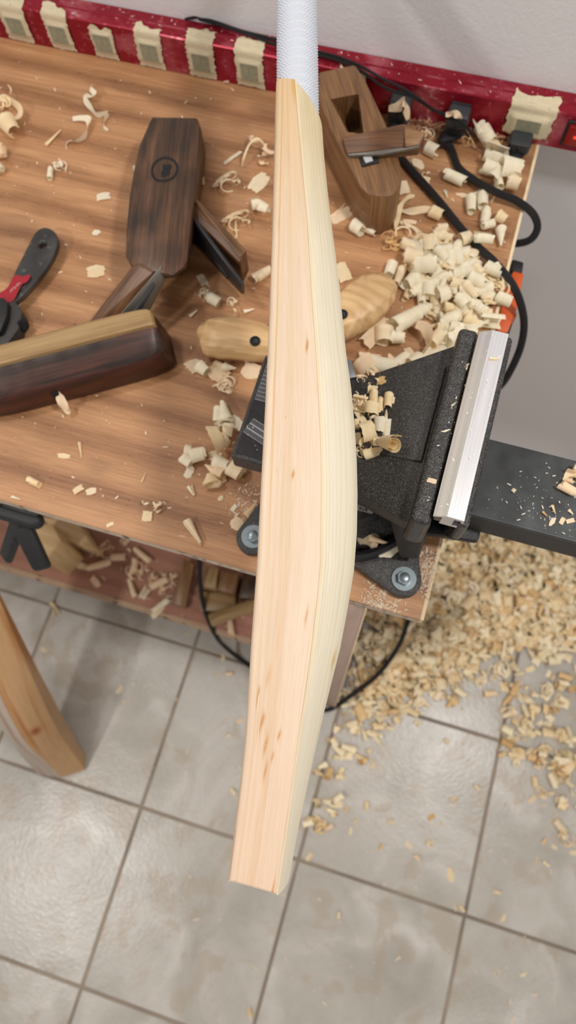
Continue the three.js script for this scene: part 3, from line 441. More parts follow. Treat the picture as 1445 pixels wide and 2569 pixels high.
  const sg = new THREE.ExtrudeGeometry(new THREE.Shape(prof.map(q => new THREE.Vector2(q[0], q[1]))), { depth: 0.174, bevelEnabled: true, bevelThickness: 0.0004, bevelSize: 0.0004, bevelOffset: -0.0004, bevelSegments: 1 }); sg.translate(0, YB, -0.3595);
  mesh('extrusion', woodUV(sg, 'z'), mAlu, s);
  const mg = sbox(0.0445, 0.0498, Y(0.168), Y(0.1755), -0.3585, -0.185, 0.0006); mesh('magnet_strip', mg, mSteel, s);
  fin(s);
}
// strips of mesh tape stuck on the anvil
function meshTape(label, x0, x1, z0, z1, nx, nz, rot, bright) {
  const m = [], cx = (x0 + x1) / 2, cz = (z0 + z1) / 2, y = YB + 0.1219, W = x1 - x0, D = z1 - z0;
  for (let i = 0; i <= nx; i++) m.push(new THREE.BoxGeometry(0.0003, 0.0003, D).translate(-W / 2 + W * i / nx, 0, 0));
  for (let j = 0; j <= nz; j++) m.push(new THREE.BoxGeometry(W, 0.0004, bright && (j === 1 || j === 2) ? 0.0011 : 0.0004).translate(0, 0, -D / 2 + D * j / nz));
  const g = mergeGeometries(m); g.rotateY(rot); g.translate(cx, y, cz);
  return fin(tag(mesh('mesh_tape', g, std({ color: 0xb4b8bc, roughness: 0.45 })), label, 'tape'));
}
meshTape('broad strip of white fibre mesh tape at the back of the vise anvil', -0.139, -0.075, -0.309, -0.270, 44, 9, 0, false);
meshTape('narrow slanting strip of bright fibre mesh tape across the middle of the anvil', -0.139, -0.06, -0.238, -0.222, 56, 3, -0.33, true);

// ---------------------------------------------------------------- wooden planes and shaves
const hullPx = (pts, r) => hull(pts, r);
const lower = (pts, h) => pts.map(p => [p[0], p[1] - h, p[2]]);
function cut(a, b) { const e = new Evaluator(); e.attributes = ['position', 'normal']; for (const g of [a, b]) { if (g.attributes.uv) g.deleteAttribute('uv'); } const A = new Brush(a), B = new Brush(b); A.updateMatrixWorld(); B.updateMatrixWorld(); const g = e.evaluate(A, B, SUBTRACTION).geometry; g.clearGroups?.(); return g; }
// grain axis for a piece turned by an angle about y: rotate, map, rotate back
function grainUV(g, ang, axis = 'x', off = 0) { g.rotateY(-ang); g = woodUV(g, axis, off); g.rotateY(ang); return g; }
const yaw = (a, b) => Math.atan2(-(b[2] - a[2]), b[0] - a[0]);
{ // dark smoothing plane on its side
  const t = thing('hand_plane', 'dark brown wooden hand plane on its side with a black ringed mark', 'hand plane');
  const H = 0.062, top = [[-0.3786,1.0334,-0.6131], [-0.3302,1.0334,-0.6241], [-0.3238,1.0334,-0.6141], [-0.3166,1.0334,-0.5814], [-0.3115,1.0334,-0.545], [-0.2991,1.0334,-0.5006], [-0.2784,1.0334,-0.4367], [-0.2788,1.0334,-0.4296], [-0.2866,1.0334,-0.4169], [-0.3038,1.0334,-0.4165], [-0.3318,1.0334,-0.4176], [-0.3418,1.0334,-0.4279], [-0.3507,1.0334,-0.453], [-0.3643,1.0334,-0.5001], [-0.3741,1.0334,-0.5441], [-0.3786,1.0334,-0.5727]];
  const ang = yaw([-0.3026,1.0314,-0.4184], [-0.3537,1.0314,-0.6178]);
  const bot = [[-0.3592,0.9754,-0.4544], [-0.3214,0.9754,-0.4494], [-0.3008,0.9754,-0.4665], [-0.3063,0.9754,-0.5062], [-0.3149,0.9754,-0.5524], [-0.3232,0.9754,-0.5939], [-0.3337,0.9754,-0.6328], [-0.3429,0.9754,-0.652], [-0.3951,0.9754,-0.6255], [-0.3915,0.9754,-0.5826], [-0.3784,0.9754,-0.5235]];
  const full = hullPx([...top, ...bot], 0.004);
  const thr = hullPx([[-0.3171,1.0214,-0.5854], [-0.3271,0.9874,-0.6005], [-0.3012,1.0214,-0.5042], [-0.3115,0.9854,-0.5205], [-0.3228,1.0174,-0.5428], [-0.3302,0.9894,-0.5483]], 0.001);
  let g; try { g = cut(full, thr); } catch (e) { g = full; }
  mesh('body', grainUV(g, ang), mDark, t);
  // the hand-drawn ring and the blotted sign inside it, in black marker
  const c = [-0.3404,1.0377,-0.5457], mk = [], R = 0.0148; const pen = (pts, w) => { const q = pts.map(p => [c[0] + p[0], c[1] - 0.0002 + 0.0005, c[2] + p[1]]); const cu = new THREE.CatmullRomCurve3(q.map(p => V(...p))); const m = new THREE.TubeGeometry(cu, 60, w, 5); m.translate(0, -c[1], 0); m.scale(1, 0.12, 1); m.translate(0, c[1], 0); return m; };
  const ringPts = []; for (let k = 0; k <= 40; k++) { const a = 0.5 + k / 40 * 6.4; ringPts.push([R * (1 + 0.05 * Math.sin(2 * a)) * Math.cos(a), 1.12 * R * (1 + 0.04 * Math.cos(3 * a)) * Math.sin(a)]); }
  mk.push(pen(ringPts, 0.0015));
  for (const w of [[[-0.003, -0.006], [0.000, -0.0045], [0.004, -0.007], [0.0055, -0.003], [0.004, 0.001], [0.0065, 0.004], [0.003, 0.0065], [-0.001, 0.005], [0.001, 0.001], [-0.0015, -0.002], [-0.003, -0.006]], [[0.001, -0.004], [0.003, -0.001], [0.002, 0.003], [0.004, 0.003]], [[-0.001, 0.009], [0.002, 0.0085], [0.004, 0.007]], [[0.002, -0.005], [0.0045, -0.003], [0.003, 0.0]]]) mk.push(pen(w, 0.0017));
  mesh('marker_sign', mergeGeometries(mk), std({ color: 0x0c0d12, roughness: 0.7 }), t).userData.label = 'black hand-drawn ring with a blotted sign inside';
  const iron = [[-0.3057,1.0274,-0.5093], [-0.2123,1.0214,-0.4328], [-0.2196,0.9834,-0.4443], [-0.3113,0.9814,-0.506]], n = [0.0022, 0, -0.0016];
  const ir = mesh('iron', hull([...iron, ...iron.map(p => [p[0] + n[0], p[1], p[2] + n[2]])], 0.0006), mSteelDark, t);
  const sl = [[-0.2761,1.0054,-0.4831], [-0.2363,1.0024,-0.45], [-0.2376,0.9954,-0.4514], [-0.2771,0.9984,-0.4827]]; mesh('slot', hull([...sl.map(p => [p[0] - 0.0009, p[1], p[2] + 0.0008]), ...sl], 0.0004), mCastDark, ir);
  const wt = [[-0.3101,1.0234,-0.5313], [-0.3049,1.0234,-0.5303], [-0.2226,1.0204,-0.4752], [-0.2248,1.0174,-0.4632], [-0.3072,1.0214,-0.513]];
  mesh('wedge', grainUV(hull([...wt, ...lower(wt, 0.034)], 0.002), yaw([-0.308,1.0214,-0.5313], [-0.2223,1.0214,-0.4745])), mBeechDark, t);
  mesh('wedge_edge', grainUV(hull([[-0.3076,1.0259,-0.5297], [-0.3016,1.0259,-0.5278], [-0.2215,1.0229,-0.4741], [-0.2243,1.0219,-0.466]], 0.0012), yaw([-0.308,1.0214,-0.5313], [-0.2223,1.0214,-0.4745])), mWedge, t).userData.label = 'lighter upper edge of the wedge';
  fin(t);
}
{ // rosewood plane showing its sole
  const t = thing('hand_plane', 'reddish rosewood plane with a pale top strip, lying with its mouth towards the camera', 'hand plane');
  const O = [-0.262,0.9714,-0.3352], a = V(-0.848, 0, 0.53), p = V(0.53, 0, 0.848), LEN = 0.228;
  const pt = (s, q) => [O[0] + a.x * s + p.x * q[0], YB + Math.max(0.0006, q[1]), O[2] + a.z * s + p.z * q[0]];
  const ringsOf = (sec) => { const r = []; for (let k = 0; k <= 28; k++) { const u = 0.5 - 0.5 * Math.cos(Math.PI * k / 28), s = u * LEN; const e = 1 - 0.16 * Math.pow(Math.abs(2 * u - 1), 6) - 0.14 * Math.pow(Math.abs(2 * u - 1), 24), sh = 0.006 * Math.pow(Math.abs(2 * u - 1), 4); r.push(sec.map(q => pt(s + (u < 0.5 ? 1 : -1) * q[1] * 0.16 * Math.pow(Math.abs(2 * u - 1), 8), [(q[0] + 0.026) * e - 0.026 - sh * 0.3, q[1] * (1 - 0.04 * Math.pow(Math.abs(2 * u - 1), 3) - 0.05 * Math.pow(Math.abs(2 * u - 1), 24)) ]))); } return r; };
  const ang = yaw(pt(LEN, [0, 0]), pt(0, [0, 0]));
  mesh('body', grainUV(loft(ringsOf([[-0.052, 0.001], [-0.053, 0.010], [-0.052, 0.052], [-0.049, 0.0565], [-0.033, 0.0575], [-0.029, 0.056], [-0.004, 0.045], [-0.0005, 0.041], [-0.002, 0.036], [-0.012, 0.002]]), 0.5), ang), mRose, t);
  mesh('top_strip', grainUV(loft(ringsOf([[-0.052, 0.054], [-0.051, 0.061], [-0.049, 0.0625], [-0.032, 0.0625], [-0.0285, 0.060], [-0.0275, 0.054]]), 0.5), ang), mSap, t).userData.label = 'pale sapwood strip along the top';
  const sole = grainUV(loft(ringsOf([[-0.0035, 0.0405], [0.0002, 0.0405], [0.0025, 0.037], [0.0045, 0.022], [0.003, 0.005], [-0.001, 0.001], [-0.014, 0.001], [-0.006, 0.035]]), 0.5), ang);
  mesh('sole', sole, mRoseSole, t).userData.label = 'redder curved sole';
  const sm = 0.137; const m0 = pt(sm, [0.0045, 0.026]);
  const mg = rbox(0.0075, 0.012, 0.004, 0.0008); mg.rotateY(ang); mg.translate(m0[0], m0[1], m0[2]); mesh('mouth', mg, std({ color: 0x0b0706, roughness: 0.9 }), t);
  // wedge and iron standing out of the back
  const wt = [[-0.3587,1.0214,-0.3354], [-0.3269,1.0394,-0.4101], [-0.3216,1.0394,-0.4137], [-0.3098,1.0334,-0.4133], [-0.3345,1.0154,-0.3542]];
  mesh('wedge', grainUV(hull([...wt, ...lower(wt, 0.022)], 0.003), yaw([-0.3597,1.0114,-0.3452], [-0.3305,1.0214,-0.4227])), mBeechDark, t);
  const it = [[-0.3374,1.0174,-0.3459], [-0.2989,1.0404,-0.419], [-0.2954,1.0284,-0.4108], [-0.3106,1.0054,-0.3704]];
  const ir = mesh('iron', hull([...it, ...lower(it, 0.003)], 0.0006), mSteel, t);
  const sl = [[-0.3225,1.0144,-0.3597], [-0.3079,1.0306,-0.3984], [-0.3053,1.0318,-0.4024], [-0.303,1.03,-0.4001], [-0.3168,1.0122,-0.3632]]; mesh('slot', hull(sl, 0.0012), mCastDark, ir);
  fin(t);
}
{ // upright brown plane by the power strip
  const t = thing('hand_plane', 'brown upright wooden plane between bat and power strip, iron and wedge sticking out sideways', 'hand plane');
  const H = 0.066, top = [[-0.2029,1.0334,-0.7277], [-0.1696,1.0334,-0.7463], [-0.151,1.0334,-0.7248], [-0.1144,1.0334,-0.6722], [-0.0845,1.0334,-0.6217], [-0.0786,1.0334,-0.6059], [-0.077,1.0334,-0.592], [-0.0795,1.0334,-0.5834], [-0.0855,1.0334,-0.5779], [-0.0932,1.0334,-0.5754], [-0.1017,1.0334,-0.576], [-0.1116,1.0334,-0.5819], [-0.1387,1.0334,-0.6159], [-0.1695,1.0334,-0.6564], [-0.1949,1.0334,-0.6962]];
  const ang = yaw([-0.0959,1.0314,-0.5776], [-0.189,1.0314,-0.7444]); let g = hullPx([...top, ...lower(top, 0.057)], 0.0048);
  const thr = hullPx([[-0.1826,1.0414,-0.6903], [-0.1527,1.0414,-0.7059], [-0.1308,1.0414,-0.6489], [-0.1494,1.0414,-0.6471], [-0.1579,0.9834,-0.7021], [-0.1466,0.9834,-0.7082], [-0.1612,0.9834,-0.7143], [-0.1519,0.9834,-0.7186]], 0.0005);
  try { g = cut(g, thr); } catch (e) { }
  mesh('body', grainUV(g, ang, 'x', 0.05), mBeech, t);
  const w = [[-0.1498,1.0454,-0.6322], [-0.0862,1.0634,-0.6484], [-0.0825,1.0634,-0.6482], [-0.0623,1.0594,-0.646], [-0.0644,1.0554,-0.6346], [-0.1404,1.0414,-0.6176]];
  mesh('wedge', grainUV(hull([...w, ...lower(w, 0.012)], 0.0018), yaw([-0.145,1.0414,-0.6275], [-0.0706,1.0614,-0.6378])), mBeechDark, t);
  mesh('wedge_end', grainUV(hull([[-0.0837,1.0639,-0.6473], [-0.0624,1.0599,-0.646], [-0.0642,1.0559,-0.6353], [-0.0772,1.0574,-0.6281]], 0.0014), 0.3), mWedge, t).userData.label = 'lighter end of the wedge';
  const it = [[-0.1399,1.0429,-0.6139], [-0.1024,1.0484,-0.6204], [-0.0632,1.0569,-0.6322], [-0.0638,1.0567,-0.6311], [-0.1011,1.0479,-0.6195], [-0.1366,1.0426,-0.6138]];
  mesh('iron', hull([...it, ...lower(it, 0.002)], 0.0006), mSteel, t);
  const k = [[-0.1273,1.0409,-0.6179], [-0.1083,1.0409,-0.6205], [-0.1042,1.0404,-0.6157], [-0.1203,1.0404,-0.6057]], k2 = [[-0.1219,1.0426,-0.6147], [-0.1138,1.0426,-0.618], [-0.1108,1.0419,-0.6137], [-0.1175,1.0419,-0.609]];
  const bk = mesh('strike_button', hull([...k, ...lower(k, 0.004)], 0.0008), mBlack, t); mesh('button_center', hull(k2, 0.0005), std({ color: 0xb9b9bb, roughness: 0.5 }), bk);
  fin(t);
}
{ // curved shave of pale ash with two rounded grips
  const t = thing('spokeshave', 'pale ash two-handled shave with rounded lobes showing either side of the bat', 'spokeshave');
  const st = [[[-0.2471,0.9914,-0.3689], .004, .004], [[-0.2459,0.9914,-0.3698], .010, .009], [[-0.243,0.9914,-0.3711], .0155, .013], [[-0.2362,0.9924,-0.3729], .020, .016], [[-0.2241,0.9924,-0.3767], .0225, .018], [[-0.2063,0.9924,-0.3805], .0228, .0185], [[-0.183,0.9934,-0.382], .0215, .018], [[-0.1601,0.9934,-0.3841], .0175, .016], [[-0.1406,0.9944,-0.3893], .0155, .015], [[-0.1233,0.9944,-0.4019], .0165, .015], [[-0.1073,0.9944,-0.4194], .021, .017], [[-0.093,0.9944,-0.4403], .0255, .019], [[-0.0807,0.9944,-0.4587], .0275, .020], [[-0.0707,0.9944,-0.4739], .026, .019], [[-0.063,0.9944,-0.4858], .0215, .017], [[-0.0583,0.9944,-0.4931], .0155, .013], [[-0.0559,0.9934,-0.4972], .009, .009], [[-0.0549,0.9934,-0.4986], .003, .003]];
  const cu = new THREE.CatmullRomCurve3(st.map(s => V(...s[0])), false, 'centripetal'), rings = [], N = 64;
  for (let i = 0; i <= N; i++) { const f = i / N * (st.length - 1), k = Math.min(st.length - 2, Math.floor(f)), u = f - k, P = cu.getPoint(f / (st.length - 1)), T = cu.getTangent(f / (st.length - 1)); T.y = 0; T.normalize(); const S = V(-T.z, 0, T.x), w = mix(st[k][1], st[k + 1][1], u), h = mix(st[k][2], st[k + 1][2], u), r = [];
    for (let j = 0; j < 28; j++) { const a = j / 28 * Math.PI * 2, e = 0.72, cx = Math.sign(Math.cos(a)) * Math.pow(Math.abs(Math.cos(a)), e), cy = Math.sign(Math.sin(a)) * Math.pow(Math.abs(Math.sin(a)), e); r.push([P.x + S.x * w * cx, Math.max(YB + 0.0008, P.y + h * cy), P.z + S.z * w * cx]); } rings.push(r); }
  mesh('handle_body', woodUV(loft(rings, 1.2), 'x'), mAsh, t);
  for (const q of [[-0.1788,1.0099,-0.3736], [-0.0949,1.0119,-0.4298]]) { const h = mesh('screw_hole', lathe([[0, 0], [0.0058, 0], [0.0058, 0.0022], [0.0046, 0.0024], [0.0043, 0.0012], [0, 0.0012]]).translate(q[0], q[1], q[2]), std({ color: 0x0d0d0f, roughness: 0.6 }), t); mesh('screw', lathe([[0, 0.0011], [0.003, 0.0011], [0.0028, 0.002], [0, 0.0021]], 20).translate(q[0] + 0.0006, q[1], q[2]), mSteelDark, h); }
  const o = [-0.1685,1.0024,-0.392]; mesh('throat', new THREE.SphereGeometry(0.010, 20, 12).scale(0.9, 0.5, 1.2).translate(o[0], o[1], o[2]), mBeech, t);
  const b0 = [-0.1528,0.9774,-0.3883], b1 = [-0.1174,0.9774,-0.414]; mesh('blade', hull([[b0[0], b0[1], b0[2]], [b1[0], b1[1], b1[2]], [b0[0] + 0.006, b0[1] + 0.003, b0[2] + 0.02], [b1[0] + 0.006, b1[1] + 0.003, b1[2] + 0.02]], 0.0008), mSteel, t);
  fin(t);
}
{ // metal spokeshave at the left edge
  const t = thing('spokeshave', 'grey metal spokeshave with a red painted patch, at the left edge of the bench', 'spokeshave');
  const h0 = 0.018, P = [[-0.489,0.9894,-0.376], [-0.4889,0.9894,-0.4022], [-0.488,0.9894,-0.4397], [-0.4862,0.9894,-0.4592], [-0.4791,0.9894,-0.4664], [-0.4671,0.9894,-0.4654], [-0.4561,0.9894,-0.4553], [-0.4526,0.9894,-0.4427], [-0.4526,0.9894,-0.4223], [-0.4596,0.9894,-0.3918], [-0.4664,0.9894,-0.3725], [-0.4744,0.9894,-0.3575], [-0.4923,0.9894,-0.3538], [-0.4971,0.9894,-0.3648]];
  const c2 = P.map(p => [p[0], -p[2]]); const hp = [-0.4706,0.9894,-0.442], hole = []; for (let k = 0; k < 20; k++) { const a = k / 20 * Math.PI * 2; hole.push([hp[0] + 0.0042 * Math.cos(a), -hp[2] + 0.0042 * Math.sin(a)]); }
  const smoothLoop = (pts, n) => new THREE.CatmullRomCurve3(pts.map(p => V(p[0], p[1], 0)), true, 'centripetal').getPoints(n).slice(0, -1).map(q => [q.x, q.y]);
  const g = extr(smoothLoop(c2, 60), 0.010, 0.003, [hole]); g.rotateX(-Math.PI / 2); g.translate(0, YB + 0.0125, 0);
  mesh('handle', woodUV(g, 'x'), std({ map: tex(512, 512, (u, v) => { const k = 62 + 50 * (fbm(u * 40, v * 40, 3) - 0.4) + (fbm(u * 130, v * 130, 8) > 0.72 ? 30 : 0); return [k * 1.02, k, k * 0.97]; }), roughness: 0.42, metalness: 0.3 }), t).userData.label = 'flat grey handle with a hanging hole';
  const R = [[-0.486,0.9934,-0.3745], [-0.484,0.9934,-0.3914], [-0.4743,0.9934,-0.3929], [-0.4668,0.9934,-0.3972], [-0.4662,0.9934,-0.3883], [-0.4709,0.9934,-0.3825], [-0.4717,0.9934,-0.3722], [-0.4737,0.9934,-0.3577], [-0.4899,0.9934,-0.3539], [-0.493,0.9934,-0.3608]].map(p => [p[0], -p[2]]);
  const rg = extr(smoothLoop(R, 50), 0.0008, 0.0003); rg.rotateX(-Math.PI / 2); rg.translate(0, YB + 0.0223, 0); mesh('red_paint', rg, std({ color: 0x9c1526, roughness: 0.45 }), t);
  // worn pale letters in the paint
  const lt = []; const l0 = [-0.4802,0.9947,-0.3695], l1 = [-0.4732,0.9947,-0.3843]; for (let k = 0; k < 6; k++) { const u = (k + 0.3) / 6; const b = rbox(0.0007, 0.0003, 0.0042 - 0.0012 * (k % 2), 0.0001); b.rotateY(0.3 + (k % 3) * 0.5); b.translate(mix(l0[0], l1[0], u), YB + 0.0234, mix(l0[2], l1[2], u)); lt.push(b); } mesh('worn_lettering', mergeGeometries(lt), std({ color: 0xc8b8a4, roughness: 0.6 }), t);
  const B = [[-0.4967,0.9914,-0.3612], [-0.4852,0.9914,-0.3632], [-0.4761,0.9914,-0.3612], [-0.4583,0.9914,-0.3472], [-0.4541,0.9914,-0.3265], [-0.4578,0.9914,-0.3093], [-0.4682,0.9914,-0.2963]];
  mesh('body', woodUV(hull([...B, ...lower(B, 0.016)], 0.002), 'x'), mCast, t);
  const cap = [[-0.4882,1.0004,-0.3517], [-0.48,1.0004,-0.3539], [-0.4738,1.0004,-0.3501], [-0.4682,1.0004,-0.3336], [-0.4672,1.0004,-0.3151], [-0.4708,1.0004,-0.3119]]; mesh('cap_iron', hull([...cap, ...lower(cap, 0.008)], 0.002), mCastDark, t);
  const knob = (p) => mergeGeometries([lathe([[0, 0], [0.0065, 0], [0.0075, 0.0015], [0.0075, 0.0085], [0.0066, 0.010], [0.003, 0.0102], [0.003, 0.013], [0, 0.0135]], 28)]).rotateZ(-1.2).rotateY(-0.5).translate(p[0], p[1], p[2]);
  mesh('adjusting_knob', knob([-0.4587,0.9844,-0.3374]), mCastDark, t); mesh('adjusting_knob', knob([-0.4672,0.9844,-0.3013]), mCastDark, t);
  const l = [-0.4706,0.9894,-0.2995]; mesh('second_handle', hull([[l[0], l[1], l[2] - 0.03], [l[0], l[1], l[2] - 0.01], [l[0] - 0.09, l[1], l[2] + 0.05], [l[0] - 0.08, l[1], l[2] + 0.065], [l[0], l[1] - 0.008, l[2] - 0.03], [l[0], l[1] - 0.008, l[2] - 0.01], [l[0] - 0.09, l[1] - 0.008, l[2] + 0.05], [l[0] - 0.08, l[1] - 0.008, l[2] + 0.065]], 0.002), mCast, t);
  fin(t);
}

// ---------------------------------------------------------------- clamps and offcuts
{
  const t = thing('spring_clamp', 'black plastic spring clamp gripping the bench front edge at the left', 'clamp');
  const p = [-0.3928,0.93,-0.1242], a = [-0.4202,0.87,-0.0863], b = [-0.3671,0.885,-0.0857];
  const bar = (q, r, w, d) => { const v = V(q[0] - p[0], q[1] - p[1], q[2] - p[2]), s = V(-v.z, 0, v.x).normalize().multiplyScalar(w), up = V(0, 1, 0).multiplyScalar(d); const m = []; for (const [e, k] of [[0, 1.15], [1, 1]]) for (const i of [-1, 1]) for (const j of [-1, 1]) m.push([p[0] + v.x * e + s.x * i * k + up.x * j, p[1] + v.y * e + up.y * j, p[2] + v.z * e + s.z * i * k]); return hull(m, r); };
  mesh('handle', bar(a, 0.004, 0.005, 0.004), mBlack, t); mesh('handle', bar(b, 0.004, 0.0065, 0.004), mBlack, t);
  const z = BZ; mesh('pivot', capTube([[p[0] - 0.018, p[1] + 0.006, p[2] - 0.003], [p[0] + 0.022, p[1] + 0.006, p[2] - 0.003]], 0.010, 8, 14), mBlack, t);
  mesh('jaw', hull([[p[0] - 0.02, YB - 0.024, z - 0.035], [p[0] + 0.028, YB - 0.024, z - 0.035], [p[0] - 0.02, YB - 0.024, z - 0.008], [p[0] + 0.028, YB - 0.024, z - 0.008], [p[0] - 0.012, p[1] - 0.002, p[2] - 0.012], [p[0] + 0.02, p[1] - 0.002, p[2] - 0.012], [p[0] - 0.012, p[1] + 0.01, p[2]], [p[0] + 0.02, p[1] + 0.01, p[2]]], 0.002), mBlack, t);
  fin(t);
}
{
  const t = thing('bar_clamp', 'orange clamp with a black tip hanging under the right bench edge', 'clamp');
  const q = [[0.083,0.9414,-0.5863], [0.0925,0.9414,-0.5853], [0.0933,0.9414,-0.5592], [0.094,0.9414,-0.5363], [0.0901,0.9414,-0.5029], [0.0808,0.9414,-0.5015], [0.0785,0.9414,-0.5552]];
  mesh('bar', hull([...q, ...lower(q, 0.014)], 0.002), mOrange, t);
  const k = [[0.0788,0.9424,-0.6011], [0.0893,0.9424,-0.6003], [0.0903,0.9424,-0.5875], [0.0803,0.9424,-0.5884]]; mesh('tip', hull([...k, ...lower(k, 0.014)], 0.002), mBlack, t);
  const e = [[0.0858,0.9394,-0.5412], [0.095,0.9394,-0.5293], [0.0915,0.9394,-0.5227], [0.0832,0.9394,-0.5204]]; mesh('jaw', hull([...e, ...lower(e, 0.03)], 0.003), mOrange, t);
  mesh('bracket', sbox(BX - 0.08, BX + 0.004, YB - 0.035, YB - 0.0215, -0.47, -0.44, 0.002), mBlack, t);
  const s = [[0.0958,0.9214,-0.5415], [0.0934,0.9214,-0.5119]]; mesh('rod', capTube(s, 0.003, 6, 10), mSteelDark, t);
  fin(t);
}
function offcut(label, pts, h, mat, ax = 'x', ang = 0, r = 0.002) { const g = hull([...pts, ...lower(pts, h)], r); return fin(tag(mesh('wood_offcut', grainUV(g, ang, ax), mat), label, 'wood offcut')); }
offcut('pine block standing on end on the shelf behind the black clamp', [[-0.6783,0.3,-0.22], [-0.6454,0.3,-0.2349], [-0.6117,0.3,-0.2053], [-0.6292,0.3,-0.1607]], 0.147, mPine, 'y');
offcut('flat pine board end lying on the shelf right of the standing pine block', [[-0.6987,0.23,-0.2558], [-0.6277,0.23,-0.2685], [-0.5711,0.23,-0.2249], [-0.6383,0.23,-0.2242]], 0.077, mPine, 'x', -0.2);
offcut('small pale stick of wood leaning out of the shavings on the shelf', [[-0.3815,0.185,-0.2613], [-0.3579,0.185,-0.255], [-0.3491,0.17,-0.1649], [-0.3806,0.17,-0.1648]], 0.016, mWedge, 'z', 0.2);
offcut('square brown offcut on the shelf right of the hanging cord', [[-0.3245,0.21,-0.2532], [-0.2993,0.21,-0.2569], [-0.2908,0.21,-0.2177], [-0.3133,0.21,-0.2147]], 0.0560, mSap, 'z');
offcut('greyish brown offcut on the shelf between two darker blocks', [[-0.288,0.21,-0.2529], [-0.2517,0.21,-0.2579], [-0.2493,0.21,-0.2172], [-0.2832,0.21,-0.2163]], 0.0560, mBeech, 'z');
offcut('dark brown offcut on the shelf partly hidden behind the bat', [[-0.2431,0.2,-0.2644], [-0.2049,0.2,-0.2664], [-0.2002,0.2,-0.2227], [-0.2352,0.2,-0.2143]], 0.046, mDark, 'z');
offcut('pinkish flat offcut on the shelf behind the round handle', [[-0.3302,0.166,-0.205], [-0.2522,0.166,-0.2212], [-0.2453,0.166,-0.1885], [-0.3132,0.166,-0.1687]], 0.014, mSap, 'x');
{
  const a = [-0.2854,0.176,-0.1509], b = [-0.1656,0.176,-0.239];
  const d = tag(mesh('wooden_dowel', grainUV((() => { const v = V(...b).sub(V(...a)), L = v.length(); const g = lathe([[0, 0], [0.0125, 0], [0.0145, 0.002], [0.0145, L - 0.002], [0.0125, L], [0, L]], 28); g.applyQuaternion(new THREE.Quaternion().setFromUnitVectors(V(0, 1, 0), v.normalize())); g.translate(a[0], a[1], a[2]); return g; })(), yaw(a, b)), mSap), 'round wooden handle lying across the shelf edge over the cord', 'handle'); fin(d);
}

// ---------------------------------------------------------------- wood shavings
const shTex = tex(512, 256, (u, v) => { const a = fbm(u * 4, v * 24, 3, 3) - 0.5, b = fbm(u * 20, v * 60, 7, 2) - 0.5; const k = 1 + 0.09 * a + 0.04 * b; return [255 * k, 245 * (k - 0.01 * a), 219 * (k + 0.05 * a)]; });
const shMat = (c) => new THREE.MeshPhysicalMaterial({ map: shTex, color: c, roughness: 0.9, transmission: 0.28, thickness: 0, side: THREE.DoubleSide });
const mSh = [shMat(0xffffff), shMat(0xfff6ea), shMat(0xfff2dc), shMat(0xffeee0), shMat(0xe8c898)];
function sheet(nu, nv, f) {      // a thin sheet of wood through f(u, v)
  const pos = [], uv = [], idx = []; for (let j = 0; j <= nv; j++) for (let i = 0; i <= nu; i++) { pos.push(...f(i / nu, j / nv)); uv.push(j / nv * 0.8, i / nu * 0.8); }
  for (let j = 0; j < nv; j++) for (let i = 0; i < nu; i++) { const a = j * (nu + 1) + i, b = a + 1, c = a + nu + 1, d = c + 1; idx.push(a, b, d, a, d, c); }
  const g = new THREE.BufferGeometry(); g.setAttribute('position', new THREE.Float32BufferAttribute(pos, 3)); g.setAttribute('uv', new THREE.Float32BufferAttribute(uv, 2)); g.setIndex(idx); g.computeVertexNormals(); return g;
}
// unit roll: axis along x from -0.5 to 0.5, outer radius 1
function rollGeo(seed, turns, inner, cone = 0, skew = 0, n = 34) { const r = rng(seed), ph = r() * 6.28, sk = skew || (r() - 0.5) * 0.5, tp = (r() - 0.5) * 0.25; return sheet(8, n, (u, v) => {
  const wob = 1 + 0.16 * (fbm(v * 5, seed, seed, 2) - 0.5), R = mix(1, inner, Math.pow(v, 0.85)) * (1 - cone * u) * wob * (1 + tp * (u - 0.5)), a = ph + v * turns * 6.283; const rag = 0.10 * (vn(v * 12, u > 0.5 ? 3 : 8, seed) - 0.5) * (u === 0 || u === 1 ? 1 : 0);
  const end = v < 0.06 ? 0.3 * (vn(u * 7, 1, seed) - 0.5) : 0, wide = 1 - 0.18 * fbm(v * 3, seed + 2, seed, 2);
  return [(u - 0.5) * wide + rag + sk * (v - 0.5), R * Math.cos(a + end), R * Math.sin(a + end)]; }); }
// unit flake: 1 long, 1 wide, slightly curved, base on y = 0
function flakeGeo(seed, bend, fold = 0) { return sheet(9, 12, (u, v) => { const x = v - 0.5, z = u - 0.5, k = 0.06 * (vn(v * 8, u > 0.5 ? 2 : 5, seed) - 0.5) * (u === 0 || u === 1 ? 1 : 0), e = (v === 0 || v === 1) ? 0.14 * (vn(u * 7, v * 3, seed + 4) - 0.5) : 0;
  const s = 1 - fold * Math.abs(x); return [x + e, 0.02 + bend * (0.25 - x * x) + 0.05 * fbm(u * 3, v * 3, seed), (z + k) * s]; }); }
function ribbon(path, w, twist, n = 60, seed = 1) { const cu = new THREE.CatmullRomCurve3(path.map(p => V(...p)), false, 'centripetal'); return sheet(3, n, (u, v) => {
  const P = cu.getPoint(v), T = cu.getTangent(v); const S = V(-T.z, 0, T.x).normalize(), N = T.clone().cross(S); const a = twist[0] + (twist[1] - twist[0]) * v + 0.5 * Math.sin(v * 9 + seed); const W = w * (0.35 + 0.65 * Math.sin(Math.PI * clamp(v * 0.9 + 0.08, 0, 1)));
  const d = (u - 0.5) * W; return [P.x + (S.x * Math.cos(a) + N.x * Math.sin(a)) * d, P.y + (S.y * Math.cos(a) + N.y * Math.sin(a)) * d, P.z + (S.z * Math.cos(a) + N.z * Math.sin(a)) * d]; }); }
